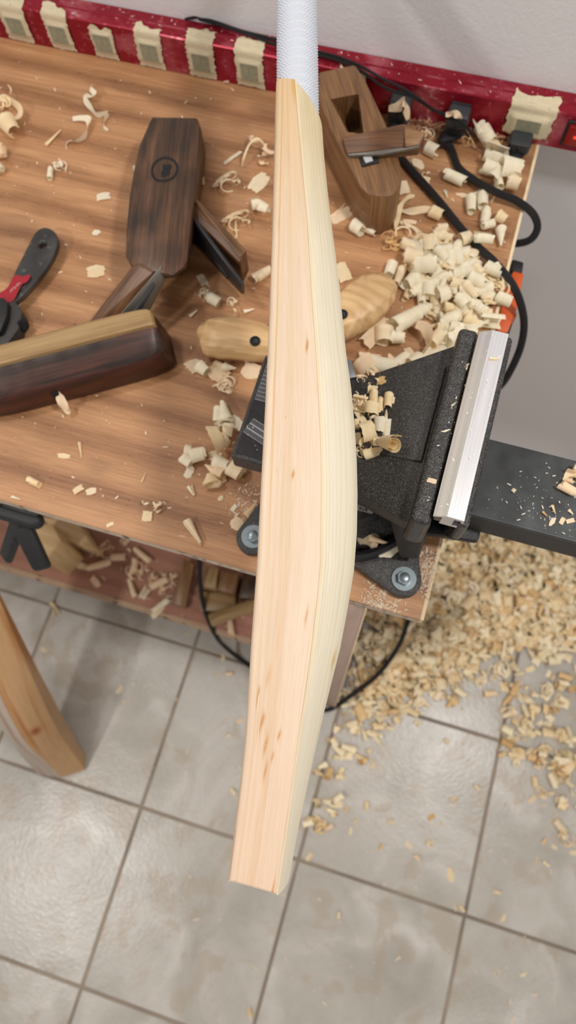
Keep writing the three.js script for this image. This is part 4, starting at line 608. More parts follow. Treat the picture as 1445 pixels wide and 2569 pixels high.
function tangleGeo(seed, n) { const r = rng(seed), m = []; for (let k = 0; k < n; k++) { const R = 0.3 + 0.5 * r(), c = [(r() - 0.5) * 1.0, 0.25 + 0.5 * r(), (r() - 0.5) * 1.0], tl = r() * 6.28, el = (r() - 0.5) * 2.2, L = 1.8 + 4 * r(), pts = []; for (let i = 0; i <= 7; i++) { const a = tl + L * i / 7, rr = R * (1 - 0.4 * i / 7); pts.push([c[0] + rr * Math.cos(a), Math.max(0.03, c[1] + rr * Math.sin(a) * Math.sin(el) * 0.8), c[2] + rr * Math.sin(a) * Math.cos(el)]); } m.push(ribbon(pts, 0.10 + 0.16 * r(), [0, 1.5 * r()], 16, k)); } return mergeGeometries(m); }
function sliverGeo(seed) { const r = rng(seed), b = 0.1 * (r() - 0.5); return sheet(4, 8, (u, v) => { const a = u * 4.6, w = 0.5 * (1 - 0.75 * v); return [v - 0.5, 0.5 + w * Math.cos(a) * 0.9, w * Math.sin(a) + b * Math.sin(v * 3.1)]; }); }
const R0 = rng(2024);
const G = {
  roll: [rollGeo(1, 1.5, 0.74), rollGeo(2, 1.9, 0.6, 0.12), rollGeo(3, 1.25, 0.85, 0, 0.3), rollGeo(4, 2.3, 0.42, 0.2, 0.4), rollGeo(5, 1.1, 0.9), rollGeo(6, 1.4, 0.8, 0.3), rollGeo(7, 1.7, 0.66, 0, -0.5)],
  open: [rollGeo(11, 0.72, 1.0), rollGeo(12, 0.85, 0.9, 0.1), rollGeo(13, 0.6, 1.05, 0.2)],
  cone: [rollGeo(21, 1.9, 0.75, 0.8), rollGeo(22, 1.5, 0.8, 0.65), rollGeo(23, 2.4, 0.7, 0.85)],
  spiral: [rollGeo(31, 2.6, 0.18, 0.35, 0, 70)],
  flake: [flakeGeo(41, 0.5), flakeGeo(42, 0.9), flakeGeo(43, 0.3, 0.6), flakeGeo(44, 0.7, 1.1)],
  tangle: [tangleGeo(51, 7), tangleGeo(52, 10), tangleGeo(53, 5)],
  sliver: [sliverGeo(61), sliverGeo(62)],
};
const protos = {}; let pick = 0;
const counts = {};
function shaving(kind, sets, at, rot, scl, label, group, mi) {
  const gs = G[kind], vi = pick++ % gs.length, key = kind + vi; let o;
  const mat = mSh[mi ?? [0, 1, 1, 2, 3, 1, 0, 2, 1, 1, 4][pick % 11]];
  if (!protos[key]) { o = mesh('wood_shaving', gs[vi], mat); protos[key] = o; } else { o = protos[key].clone(); o.name = numbered('wood_shaving'); o.material = mat; o.userData = {}; scene.add(o); }
  o.position.set(...at); o.rotation.set(rot[0], rot[1], rot[2], 'YZX'); o.scale.set(...scl);
  counts[group || label] = (counts[group || label] || 0) + 1;
  return tag(o, label, 'wood shaving', group);
}
// a roll, cone, flake or sliver lying from a to b; r is its radius (half width for a flake)
function lay(kind, a, b, r, S, mi) {
  if (typeof S === 'function') { const w = S((a[0] + b[0]) / 2, (a[2] + b[2]) / 2); S = say(kind, w[0], w[1], r); } else if (S[1]) S = say(kind, S[0], S[1], r);
  const d = [b[0] - a[0], b[1] - a[1], b[2] - a[2]], L = Math.hypot(...d), y = Math.atan2(-d[2], d[0]), pz = Math.asin(clamp(d[1] / Math.max(1e-6, L), -1, 1)), m = [(a[0] + b[0]) / 2, (a[1] + b[1]) / 2, (a[2] + b[2]) / 2];
  if (kind === 'flake') return shaving(kind, 0, [m[0], m[1] + 0.0008, m[2]], [(pick % 5 - 2) * 0.12, y, pz], [L, r * 0.8, r * 2], S[0], S[1], mi);
  if (kind === 'tangle') return shaving(kind, 0, [m[0], m[1] + 0.0005, m[2]], [0, y + pick, 0], [r, r * 0.8, r], S[0], S[1], mi);
  if (kind === 'sliver') return shaving(kind, 0, [m[0], m[1] + 0.0002, m[2]], [0, y, pz], [L, r * 1.6, r * 2], S[0], S[1], mi);
  return shaving(kind, 0, [m[0], m[1] + r * 0.97, m[2]], [pick * 1.7, y, pz], [L, r, r], S[0], S[1], mi);
}
const LOOK = { roll: 'tightly rolled', open: 'loosely curled', cone: 'cone-shaped', flake: 'flat chip-like', tangle: 'stringy tangled', sliver: 'needle-thin', spiral: 'spiral' };
// words for a shaving: how it curls and which neighbour it lies by
function say(kind, where, group, size) { const look = kind === 'roll' ? (size > 0.0066 ? 'thick rolled' : 'slim rolled') : kind === 'flake' ? (size > 0.0065 ? 'broad flat' : 'small flat') : LOOK[kind]; return [look + ' shaving ' + where, look + ' ' + group]; }
const heapAt = (x, z) => z < -0.60 ? ['in the heap beyond the two long cords, near the red strip', 'shavings at the back of the heap'] : x > 0.02 ? (z < -0.52 ? ['at the right bench edge where the left cord crosses it', 'shavings where the cord crosses the edge'] : ['at the right bench edge next to the orange clamp', 'shavings next to the orange clamp']) : z < -0.50 ? (x < -0.03 ? ['in the heap at the heel of the upright brown plane', 'shavings at the heel of the upright plane'] : ['in the middle of the heap, left of the long cord', 'shavings in the middle of the heap']) : x < -0.02 ? ['in the heap beside the right lobe of the ash shave', 'shavings beside the ash shave'] : ['in the heap right behind the vise', 'shavings right behind the vise'];
const leftAt = (x, z) => z < -0.6 ? ['loose near the red power strip, left of the bat', 'shavings near the red strip'] : x < -0.36 && z < -0.4 ? ['loose on the bench left of the ringed plane', 'shavings left of the ringed plane'] : z < -0.38 ? ['loose on the bench between ringed plane and bat', 'shavings between ringed plane and bat'] : x > -0.24 && z < -0.17 ? ['loose on the bench close to the left of the vise', 'shavings left of the vise'] : ['loose near the front edge of the bench', 'shavings near the bench front'];
const floorAt = (x, z) => x < -0.05 ? ['on the floor tiles left of the bat', 'shavings on the left tiles'] : z < 0.22 ? ['on the floor tiles just in front of the big pile', 'shavings in front of the pile'] : x > 0.42 ? ['on the floor tiles at the right, well clear of the pile', 'shavings on the right tiles'] : ['on the floor tiles low in the picture, right of the bat toe', 'shavings right of the bat toe'];
const px = (n) => n * 0.000145;   // crop pixels of the heap to metres
// heap at the right end of the bench
const HEAP = heapAt;
const heap = [
  ['roll', [-0.0311,0.9714,-0.6766], [-0.0052,0.9714,-0.6695], 52, 0], ['roll', [0.0076,0.9714,-0.6507], [0.0128,0.9714,-0.6285], 52, 0], ['roll', [0.0199,0.9714,-0.6598], [0.024,0.9714,-0.6407], 48, 0], ['flake', [-0.0116,0.9714,-0.655], [0.0076,0.9714,-0.6554], 22, 3], ['flake', [0.0105,0.9714,-0.6579], [0.0232,0.9714,-0.6721], 24, 0], ['sliver', [0.0331,0.9714,-0.654], [0.0361,0.9714,-0.6691], 14, 3],
  ['roll', [0.0299,0.9714,-0.6372], [0.0306,0.9714,-0.6183], 44, 0], ['roll', [0.0295,0.9744,-0.6106], [0.0419,0.9744,-0.6185], 40, 0], ['open', [0.0433,0.9714,-0.6316], [0.0557,0.9714,-0.6266], 50, 2], ['cone', [0.0512,0.9714,-0.6139], [0.0565,0.9714,-0.5901], 50, 0], ['open', [0.0234,0.9934,-0.5773], [0.0443,0.9934,-0.5797], 46, 0], ['roll', [0.0083,0.9754,-0.5814], [0.0204,0.9754,-0.5898], 56, 1], ['roll', [0.0153,0.9714,-0.5655], [0.0324,0.9714,-0.5704], 56, 1],
  ['open', [-0.0353,0.9714,-0.6176], [-0.0203,0.9714,-0.6132], 55, 2], ['flake', [-0.0631,0.9754,-0.5972], [-0.0475,0.9754,-0.5988], 20, 3], ['tangle', [-0.0552,0.9714,-0.5809], [-0.0539,0.9714,-0.5812], 130, 1], ['tangle', [-0.0666,0.9714,-0.5664], [-0.0653,0.9714,-0.5667], 110, 4], ['tangle', [-0.0531,0.9714,-0.6691], [-0.0517,0.9714,-0.6695], 60, 1],
  ['roll', [-0.0222,0.9734,-0.5942], [-0.0089,0.9734,-0.5996], 38, 1], ['roll', [-0.0209,0.9744,-0.5834], [-0.0004,0.9744,-0.5851], 42, 1], ['cone', [-0.0211,0.9714,-0.5866], [-0.0368,0.9714,-0.5838], 22, 2], ['flake', [-0.0397,0.9774,-0.5728], [-0.0227,0.9774,-0.5524], 58, 0], ['roll', [-0.0164,0.9754,-0.5636], [0,0.9754,-0.5504], 50, 0], ['open', [-0.0506,0.9774,-0.5433], [-0.0284,0.9774,-0.5453], 62, 1], ['open', [-0.0384,0.9834,-0.5286], [-0.0112,0.9834,-0.5359], 80, 0], ['roll', [-0.0609,0.9714,-0.5356], [-0.0616,0.9714,-0.5156], 46, 0], ['roll', [-0.048,0.9714,-0.5327], [-0.0502,0.9714,-0.5077], 40, 1],
  ['roll', [-0.0295,0.9754,-0.5236], [-0.0372,0.9754,-0.506], 58, 0], ['roll', [-0.0342,0.9714,-0.5065], [-0.0351,0.9714,-0.4915], 30, 2], ['cone', [0.008,0.9754,-0.5329], [-0.0211,0.9754,-0.5162], 44, 0], ['roll', [0.0031,0.9774,-0.5529], [0.0078,0.9774,-0.5345], 20, 0], ['roll', [0.0103,0.9774,-0.5375], [0.0142,0.9774,-0.5153], 22, 0], ['roll', [0.0053,0.9754,-0.5694], [0.0176,0.9754,-0.5488], 44, 0], ['roll', [0.0188,0.9754,-0.5491], [0.0339,0.9754,-0.5344], 56, 0], ['roll', [0.033,0.9754,-0.5537], [0.0438,0.9754,-0.5433], 42, 1], ['roll', [0.0441,0.9744,-0.5551], [0.0639,0.9744,-0.5509], 58, 0], ['roll', [0.0552,0.9834,-0.5575], [0.0601,0.9834,-0.5526], 28, 0],
  ['roll', [0.0309,0.9794,-0.5322], [0.0497,0.9794,-0.5265], 52, 0], ['roll', [0.0268,0.9774,-0.5233], [0.0435,0.9774,-0.5094], 54, 1], ['roll', [-0.0139,0.9754,-0.5138], [-0.0096,0.9754,-0.4956], 58, 0], ['flake', [-0.0065,0.9814,-0.5061], [0.0143,0.9814,-0.5063], 46, 1], ['open', [0,0.9774,-0.4976], [0.0125,0.9774,-0.5056], 66, 0], ['roll', [0.0656,0.9734,-0.5189], [0.0823,0.9734,-0.5165], 56, 0], ['tangle', [0.0615,0.9734,-0.5355], [0.0628,0.9734,-0.5358], 100, 2], ['tangle', [0.0497,0.9754,-0.5155], [0.0509,0.9754,-0.5158], 90, 3],
  ['roll', [-0.0372,0.9754,-0.4481], [-0.0083,0.9754,-0.4792], 84, 0], ['open', [-0.0483,0.9714,-0.4446], [-0.0433,0.9714,-0.4251], 80, 1], ['roll', [-0.0385,0.9774,-0.4346], [-0.0229,0.9774,-0.4366], 56, 0], ['flake', [-0.0648,0.9794,-0.4203], [-0.0468,0.9794,-0.4564], 62, 3], ['flake', [0.0197,0.9794,-0.4955], [0.0269,0.9794,-0.4749], 60, 1], ['flake', [0.0327,0.9774,-0.4793], [0.039,0.9774,-0.4975], 56, 0], ['open', [0.053,0.9734,-0.4843], [0.0798,0.9734,-0.4879], 56, 0], ['open', [0.0236,0.9754,-0.4646], [0.0396,0.9754,-0.4645], 60, 0], ['roll', [0.0437,0.9734,-0.4624], [0.0524,0.9734,-0.4692], 46, 0], ['flake', [0.0173,0.9754,-0.4363], [0.0357,0.9754,-0.4561], 70, 0], ['sliver', [-0.0683,0.9734,-0.4082], [-0.0436,0.9734,-0.4128], 22, 3], ['open', [-0.0567,0.9734,-0.3938], [-0.0208,0.9734,-0.3994], 70, 0], ['roll', [-0.041,0.9774,-0.3916], [-0.0286,0.9774,-0.3979], 40, 0], ['flake', [-0.0235,0.9714,-0.3954], [-0.0128,0.9714,-0.4041], 46, 0], ['flake', [0.0024,0.9754,-0.4559], [0.0129,0.9754,-0.4439], 60, 1], ['roll', [0.009,0.9754,-0.4606], [0.0178,0.9754,-0.4616], 46, 1], ['roll', [0.0113,0.9754,-0.4899], [0.0214,0.9754,-0.4911], 46, 2], ['sliver', [0.0091,0.9834,-0.4794], [0.0139,0.9834,-0.4628], 16, 0], ['roll', [0.0217,0.9794,-0.5036], [0.034,0.9794,-0.4948], 50, 0],
  ['tangle', [-0.0061,0.9754,-0.4806], [-0.0048,0.9754,-0.4809], 70, 2], ['flake', [-0.0184,0.9714,-0.4319], [-0.0096,0.9714,-0.4225], 34, 3], ['flake', [-0.0031,0.9734,-0.4261], [0.0116,0.9734,-0.4184], 44, 0], ['cone', [0.0075,0.9714,-0.4155], [-0.0036,0.9714,-0.4081], 40, 1], ['flake', [-0.0803,0.9754,-0.6412], [-0.0693,0.9754,-0.6474], 60, 1], ['flake', [-0.0579,0.9714,-0.6661], [-0.0466,0.9714,-0.6656], 30, 2], ['sliver', [-0.0249,0.9714,-0.6558], [-0.0199,0.9714,-0.646], 18, 0], ['open', [0.0253,0.9754,-0.6737], [0.032,0.9754,-0.6943], 60, 0], ['roll', [0.0114,0.9744,-0.6951], [0.0297,0.9744,-0.693], 62, 0], ['open', [0.0444,0.9754,-0.6804], [0.0595,0.9754,-0.6792], 75, 1], ['flake', [0.0405,0.9854,-0.687], [0.0485,0.9854,-0.6942], 60, 0], ['flake', [0.0261,0.9754,-0.5106], [0.0381,0.9754,-0.5032], 40, 1], ['roll', [0.0467,0.9754,-0.4994], [0.0577,0.9754,-0.4963], 44, 0], ['flake', [0.0419,0.9754,-0.4921], [0.0559,0.9754,-0.4868], 40, 2],
];
heap.push(['open', [-0.063,0.9734,-0.3979], [-0.0479,0.9734,-0.3847], 80, 3], ['flake', [-0.0466,0.9754,-0.384], [-0.0249,0.9754,-0.4044], 70, 0], ['roll', [-0.0234,0.9734,-0.4044], [-0.0144,0.9734,-0.42], 56, 0], ['open', [-0.008,0.9734,-0.4043], [0.0017,0.9734,-0.4171], 70, 0], ['flake', [0.0055,0.9774,-0.4202], [0.0166,0.9774,-0.4378], 76, 0], ['open', [0.0201,0.9774,-0.4447], [0.0331,0.9774,-0.4659], 70, 0], ['roll', [0.007,0.9774,-0.4352], [0.0146,0.9774,-0.452], 60, 1], ['flake', [0.0402,0.9814,-0.4653], [0.0527,0.9814,-0.4836], 66, 0]);
for (const [k, a, b, r, mi] of heap) lay(k, a, b, px(r), HEAP, mi);
{ // more of the same filling the heap
  const Z = [[-0.0534,0.9714,-0.5683], [-0.0206,0.9714,-0.59], [0.0244,0.9714,-0.5696], [0.062,0.9714,-0.5355], [0.0613,0.9714,-0.4894], [0.0203,0.9714,-0.4484], [-0.0142,0.9714,-0.4841], [-0.0365,0.9714,-0.5326]], c = Z.reduce((s, p) => [s[0] + p[0] / 8, 0, s[2] + p[2] / 8], [0, 0, 0]);
  const heapRest = thing('shaving_heap', 'small curls and flakes filling the heap at the right end of the bench', 'wood shavings'); heapRest.userData.kind = 'stuff';
  const fg = [G.roll[2], G.open[0], G.flake[0], G.open[1], G.flake[3], G.cone[1], G.roll[5]], fl = fg.map(() => []), fq = new THREE.Quaternion(), fe = new THREE.Euler();
  for (let k = 0; k < 170; k++) { const i = Math.floor(R0() * 8), j = (i + 1) % 8, u = R0(), q = Math.sqrt(R0()); const ex = mix(Z[i][0], Z[j][0], u), ez = mix(Z[i][2], Z[j][2], u), x = mix(c[0], ex, q), z = mix(c[2], ez, q); if (x > BX - 0.01) continue; const n = k % 7, flat = n === 2 || n === 4, L = 0.012 + 0.012 * R0(), r = 0.0035 + 0.004 * R0(); fe.set(flat ? (R0() - 0.5) * 0.7 : R0() * 6.28, R0() * 6.28, (R0() - 0.5) * 0.4, 'YZX'); fq.setFromEuler(fe); fl[n].push(new THREE.Matrix4().compose(V(x, YB + 0.0006 + 0.003 * R0() + (flat ? 0 : r), z), fq, flat ? V(L, r, r * 2.4) : V(L, r, r))); }
  fg.forEach((g, n) => { const im = new THREE.InstancedMesh(g, mSh[[0, 1, 2, 0, 1, 2, 0][n]], fl[n].length); im.name = 'shavings'; im.userData.kind = 'stuff'; shade(im); fl[n].forEach((m, i) => im.setMatrixAt(i, m)); heapRest.add(im); });
}
{ // singled-out shavings of the heap
  const c = [-0.0135,0.9714,-0.4332], P = []; for (const q of [[-0.0145,0.9914,-0.4529], [-0.004,0.9934,-0.4501], [0.0027,0.9914,-0.4401], [0.004,0.9854,-0.4267], [-0.0038,0.9804,-0.4145], [-0.0171,0.9794,-0.4071], [-0.0288,0.9814,-0.4071], [-0.0354,0.9854,-0.4116]]) P.push(q);
  fin(tag(mesh('wood_shaving', ribbon(P, 0.017, [1.1, 0.6], 60, 4), mSh[3]), 'large broad shaving bent into an open ring behind the vise', 'wood shaving'));
  fin(tag(mesh('wood_shaving', ribbon([[-0.0693,0.9754,-0.5837], [-0.0703,0.9834,-0.5898], [-0.0709,0.9894,-0.5977], [-0.0687,0.9914,-0.6096], [-0.0647,0.9874,-0.6226], [-0.0587,0.9814,-0.632]], 0.008, [0.2, 1.2], 40, 2), mSh[2]), 'thin arching shaving standing at the heel of the upright brown plane', 'wood shaving'));
  fin(tag(mesh('wood_shaving', ribbon([[-0.0755,0.9754,-0.6111], [-0.0608,0.9754,-0.6128], [-0.042,0.9774,-0.619], [-0.0243,0.9774,-0.625]], 0.009, [0.1, 0.6], 40, 3), mSh[3]), 'long flat shaving lying just right of the upright brown plane', 'wood shaving'));
}
// around the plugs
const PLUG = ['caught among the plugs along the red power strip', 'shavings among the plugs'];
for (const [k, a, b, r, mi] of [
  ['roll', [-0.0018,0.9754,-0.7502], [0.014,0.9754,-0.7304], 0.0095, 0], ['cone', [-0.0005,0.9834,-0.7358], [-0.0156,0.9874,-0.7529], 0.0042, 0], ['open', [0.0084,0.9754,-0.7143], [0.0393,0.9754,-0.7097], 0.012, 0], ['open', [0.033,0.9734,-0.6944], [0.0595,0.9734,-0.6981], 0.013, 0], ['open', [-0.0632,0.9714,-0.7095], [-0.0466,0.9714,-0.7041], 0.008, 0], ['flake', [-0.0748,0.9714,-0.6937], [-0.0592,0.9714,-0.6818], 0.007, 1], ['flake', [0.009,0.9834,-0.7383], [0.0246,0.9834,-0.7232], 0.006, 2], ['tangle', [0.0032,0.9714,-0.7667], [0.0056,0.9714,-0.7674], 0.014, 4], ['tangle', [-0.0708,0.9714,-0.7302], [-0.0683,0.9714,-0.7308], 0.012, 3], ['flake', [0.042,0.9794,-0.7159], [0.0514,0.9794,-0.6935], 0.006, 0], ['tangle', [-0.0154,0.9714,-0.7346], [-0.013,0.9714,-0.7353], 0.010, 4], ['roll', [0.0325,0.9744,-0.684], [0.0385,0.9744,-0.6714], 0.006, 0],
]) lay(k, a, b, r, PLUG, mi);
fin(tag(mesh('wood_shaving', ribbon([[-0.1173,1.0097,-0.7249], [-0.1049,1.0176,-0.7219], [-0.0999,1.027,-0.7209], [-0.096,1.0173,-0.7219], [-0.0912,1.002,-0.7219]], 0.013, [0.9, 0.4], 30, 6), mSh[3]), 'pinkish curled flake stuck on the left plug', 'wood shaving'));
fin(tag(mesh('wood_shaving', ribbon([[-0.0475,1.0185,-0.7229], [-0.0375,1.0234,-0.7219], [-0.0269,1.0185,-0.7219]], 0.009, [1.3, 1.5], 20, 5), mSh[3]), 'flat flake stuck on the middle plug', 'wood shaving'));
// on the bench left of the bat
const LEFT = leftAt;
for (const [k, a, b, r, mi] of [
  ['sliver', [-0.5369,0.9714,-0.5965], [-0.5271,0.9714,-0.6238], 0.003, 2], ['roll', [-0.5099,0.9714,-0.5461], [-0.5154,0.9714,-0.562], 0.0045, 0], ['tangle', [-0.5092,0.9714,-0.5688], [-0.5072,0.9714,-0.5693], 0.010, 0], ['flake', [-0.4429,0.9714,-0.5362], [-0.4279,0.9714,-0.5439], 0.006, 0], ['flake', [-0.4141,0.9714,-0.4311], [-0.3945,0.9714,-0.4386], 0.0095, 2], ['flake', [-0.4286,0.9714,-0.4844], [-0.4202,0.9714,-0.4903], 0.004, 0], ['roll', [-0.3795,0.9714,-0.1631], [-0.3643,0.9714,-0.1602], 0.0042, 2], ['flake', [-0.3254,0.9714,-0.163], [-0.3179,0.9714,-0.1719], 0.004, 2], ['flake', [-0.3117,0.9714,-0.1669], [-0.3021,0.9714,-0.1725], 0.0045, 1], ['tangle', [-0.2367,0.9714,-0.173], [-0.2359,0.9714,-0.1733], 0.013, 1], ['flake', [-0.2386,0.9714,-0.1654], [-0.2364,0.9714,-0.1544], 0.0055, 2], ['cone', [-0.1935,0.9714,-0.1666], [-0.1707,0.9714,-0.1465], 0.0052, 1], ['sliver', [-0.2028,0.9714,-0.2031], [-0.1951,0.9714,-0.1967], 0.003, 1], ['flake', [-0.1481,0.9714,-0.1759], [-0.1347,0.9714,-0.1807], 0.0085, 3], ['sliver', [-0.3897,0.9714,-0.1395], [-0.3786,0.9714,-0.1393], 0.0018, 0], ['sliver', [-0.341,0.9714,-0.2204], [-0.3313,0.9714,-0.2032], 0.0018, 2], ['flake', [-0.3586,0.9714,-0.199], [-0.345,0.9714,-0.2013], 0.003, 2], ['sliver', [-0.2568,0.9714,-0.195], [-0.2564,0.9714,-0.2067], 0.0012, 2], ['flake', [-0.2763,0.9714,-0.1373], [-0.2703,0.9714,-0.1423], 0.002, 1],
  ['tangle', [-0.2899,0.9714,-0.5924], [-0.2879,0.9714,-0.5929], 0.020, 1], ['flake', [-0.2567,0.9714,-0.5973], [-0.2461,0.9714,-0.624], 0.010, 1], ['tangle', [-0.2626,0.9714,-0.655], [-0.2602,0.9714,-0.6557], 0.026, 3], ['flake', [-0.3034,0.9714,-0.6271], [-0.288,0.9714,-0.6505], 0.003, 0], ['open', [-0.2487,0.9714,-0.572], [-0.2381,0.9714,-0.5761], 0.008, 0], ['open', [-0.2374,0.9714,-0.5689], [-0.225,0.9714,-0.5672], 0.008, 0], ['tangle', [-0.2611,0.9714,-0.5425], [-0.2592,0.9714,-0.543], 0.020, 2], ['roll', [-0.2138,0.9714,-0.4708], [-0.1977,0.9714,-0.4901], 0.007, 1], ['flake', [-0.281,0.9714,-0.4632], [-0.2699,0.9714,-0.4512], 0.005, 0], ['roll', [-0.2589,0.9714,-0.4336], [-0.2433,0.9714,-0.4288], 0.007, 0], ['tangle', [-0.2638,0.9714,-0.4346], [-0.2624,0.9714,-0.4349], 0.010, 0], ['tangle', [-0.2274,0.9714,-0.4275], [-0.226,0.9714,-0.4279], 0.013, 1], ['sliver', [-0.213,0.9714,-0.4275], [-0.2023,0.9714,-0.4343], 0.003, 0], ['sliver', [-0.2728,0.9714,-0.4051], [-0.2669,0.9714,-0.4157], 0.0024, 0], ['roll', [-0.323,0.9714,-0.5945], [-0.3183,0.9714,-0.5838], 0.005, 2], ['open', [-0.3455,0.9714,-0.7555], [-0.3373,0.9714,-0.7575], 0.007, 3], ['flake', [-0.4133,0.9714,-0.5904], [-0.4075,0.9714,-0.5938], 0.004, 0],
  ['open', [-0.5963,0.9714,-0.6129], [-0.5761,0.9714,-0.5965], 0.012, 2], ['roll', [-0.593,0.9714,-0.5669], [-0.5812,0.9714,-0.5686], 0.010, 3], ['roll', [-0.5822,0.9714,-0.5422], [-0.572,0.9714,-0.5422], 0.009, 0], ['open', [-0.6135,0.9714,-0.6086], [-0.6063,0.9714,-0.6158], 0.010, 0], ['tangle', [-0.6208,0.9714,-0.6466], [-0.6187,0.9714,-0.6471], 0.022, 2], ['roll', [-0.4781,0.9714,-0.3631], [-0.4778,0.9714,-0.3786], 0.005, 0],
  ['flake', [-0.2536,0.9714,-0.3508], [-0.2397,0.9714,-0.3414], 0.010, 1], ['roll', [-0.2405,0.9714,-0.3438], [-0.2279,0.9714,-0.3382], 0.008, 0], ['flake', [-0.2276,0.9734,-0.3499], [-0.2066,0.9734,-0.3388], 0.0125, 3], ['cone', [-0.213,0.9734,-0.3497], [-0.1982,0.9734,-0.3516], 0.0055, 0], ['flake', [-0.1923,0.9714,-0.3565], [-0.1725,0.9714,-0.3546], 0.010, 3], ['tangle', [-0.2075,0.9714,-0.3292], [-0.2054,0.9714,-0.3287], 0.013, 1], ['flake', [-0.2019,0.9714,-0.3297], [-0.1968,0.9714,-0.3228], 0.0035, 1],
  ['roll', [-0.2024,0.9714,-0.3017], [-0.1977,0.9714,-0.2833], 0.0062, 0], ['cone', [-0.1866,0.9714,-0.2844], [-0.1988,0.9714,-0.3077], 0.009, 0], ['open', [-0.1824,0.9714,-0.2827], [-0.1794,0.9714,-0.268], 0.008, 1], ['flake', [-0.1799,0.9734,-0.2844], [-0.1742,0.9734,-0.2948], 0.014, 0], ['roll', [-0.1942,0.9714,-0.2853], [-0.1901,0.9714,-0.2786], 0.005, 0], ['open', [-0.1945,0.9714,-0.2561], [-0.1847,0.9714,-0.2646], 0.016, 2], ['roll', [-0.1846,0.9754,-0.2552], [-0.1809,0.9754,-0.2659], 0.009, 1], ['flake', [-0.1952,0.9714,-0.2444], [-0.1822,0.9714,-0.249], 0.006, 1], ['roll', [-0.2209,0.9714,-0.24], [-0.2132,0.9714,-0.2413], 0.008, 0], ['roll', [-0.2111,0.9734,-0.2363], [-0.1982,0.9734,-0.2437], 0.008, 0], ['open', [-0.2213,0.9714,-0.2333], [-0.2087,0.9714,-0.2283], 0.008, 0], ['flake', [-0.2144,0.9714,-0.221], [-0.2058,0.9714,-0.2197], 0.008, 0], ['roll', [-0.1868,0.9744,-0.237], [-0.1682,0.9744,-0.2348], 0.0085, 0], ['roll', [-0.1825,0.9714,-0.2282], [-0.171,0.9714,-0.2258], 0.009, 3], ['cone', [-0.1814,0.9714,-0.2275], [-0.1947,0.9714,-0.2322], 0.005, 3], ['roll', [-0.1662,0.9714,-0.2356], [-0.1519,0.9714,-0.2303], 0.012, 1], ['cone', [-0.1782,0.9714,-0.2098], [-0.1846,0.9714,-0.221], 0.011, 2], ['flake', [-0.1783,0.9714,-0.2209], [-0.1712,0.9714,-0.2155], 0.008, 3], ['sliver', [-0.2041,0.9714,-0.2043], [-0.1957,0.9714,-0.1956], 0.0035, 0], ['sliver', [-0.1335,0.9724,-0.1893], [-0.1284,0.9724,-0.2035], 0.005, 3], ['flake', [-0.1695,0.9714,-0.2022], [-0.1651,0.9714,-0.1997], 0.004, 1], ['flake', [-0.1522,0.9714,-0.1952], [-0.1481,0.9714,-0.1936], 0.004, 0],
  ['flake', [-0.1489,0.9714,-0.5781], [-0.1292,0.9714,-0.5984], 0.007, 3], ['roll', [-0.12,0.9714,-0.5737], [-0.1067,0.9714,-0.567], 0.008, 0], ['roll', [-0.106,0.9714,-0.5774], [-0.0925,0.9714,-0.5696], 0.007, 0], ['flake', [-0.1213,0.9714,-0.5059], [-0.1091,0.9714,-0.5149], 0.013, 2], ['sliver', [-0.1456,0.9714,-0.588], [-0.1387,0.9714,-0.6051], 0.003, 3],
]) lay(k, a, b, r, LEFT, mi);
// singled-out curls on the left
const one = (label, pts, w, tw, mi, seed = 1) => fin(tag(mesh('wood_shaving', ribbon(pts, w, tw, 70, seed), mSh[mi]), label, 'wood shaving'));
one('long twisted white shaving, the higher of two ribbons behind the ringed plane', [[-0.5126,0.9754,-0.7028], [-0.5095,0.9814,-0.6911], [-0.4998,0.9814,-0.6839], [-0.506,0.9794,-0.6804], [-0.5107,0.9814,-0.6798], [-0.5102,0.9794,-0.6739], [-0.498,0.9774,-0.6641], [-0.4881,0.9764,-0.6568], [-0.4791,0.9794,-0.6578], [-0.4739,0.9784,-0.6609], [-0.4762,0.9754,-0.6527], [-0.4736,0.9744,-0.6423], [-0.4668,0.9734,-0.6398]], 0.0095, [0.6, 1.6], 0, 2);
one('shorter hooked white shaving, the lower of two ribbons behind the ringed plane', [[-0.5177,0.9754,-0.6436], [-0.505,0.9774,-0.646], [-0.496,0.9774,-0.6462], [-0.4922,0.9764,-0.6355], [-0.491,0.9764,-0.6198], [-0.4993,0.9764,-0.6097], [-0.5084,0.9764,-0.6074], [-0.5122,0.9734,-0.6015]], 0.0105, [0.5, 1.2], 0, 3);
one('big frayed cream curl at the upper left edge of the bench', [[-0.6269,0.9794,-0.648], [-0.6145,0.9814,-0.6482], [-0.5997,0.9834,-0.6428], [-0.5854,0.9834,-0.6334], [-0.5846,0.9814,-0.6242], [-0.5981,0.9794,-0.6189], [-0.6159,0.9774,-0.6233]], 0.011, [0.9, 0.6], 2, 5);
one('hair-thin shaving arching beside the bat at mid left', [[-0.2798,0.9734,-0.6274], [-0.2773,0.9834,-0.633], [-0.2736,0.9914,-0.647], [-0.2663,0.9934,-0.6558], [-0.2577,0.9874,-0.6551], [-0.2543,0.9794,-0.6525]], 0.003, [0.2, 0.6], 2, 1);
one('thin shaving looped beside the wedge of the ringed plane', [[-0.2608,0.9834,-0.5523], [-0.2585,0.9774,-0.5382], [-0.2537,0.9744,-0.5239], [-0.2585,0.9744,-0.5197], [-0.2687,0.9754,-0.5293]], 0.0028, [0.2, 1.0], 2, 1);
{ const m0 = [-0.3764,0.9914,-0.2566]; one('shaving poking out of the mouth of the rosewood plane', [[-0.3739,0.9999,-0.262], [-0.3713,0.9974,-0.258], [-0.3671,0.9924,-0.2526], [-0.3636,0.9834,-0.2489], [-0.361,0.9794,-0.2485]], 0.010, [0.3, 0.2], 3, 1); }
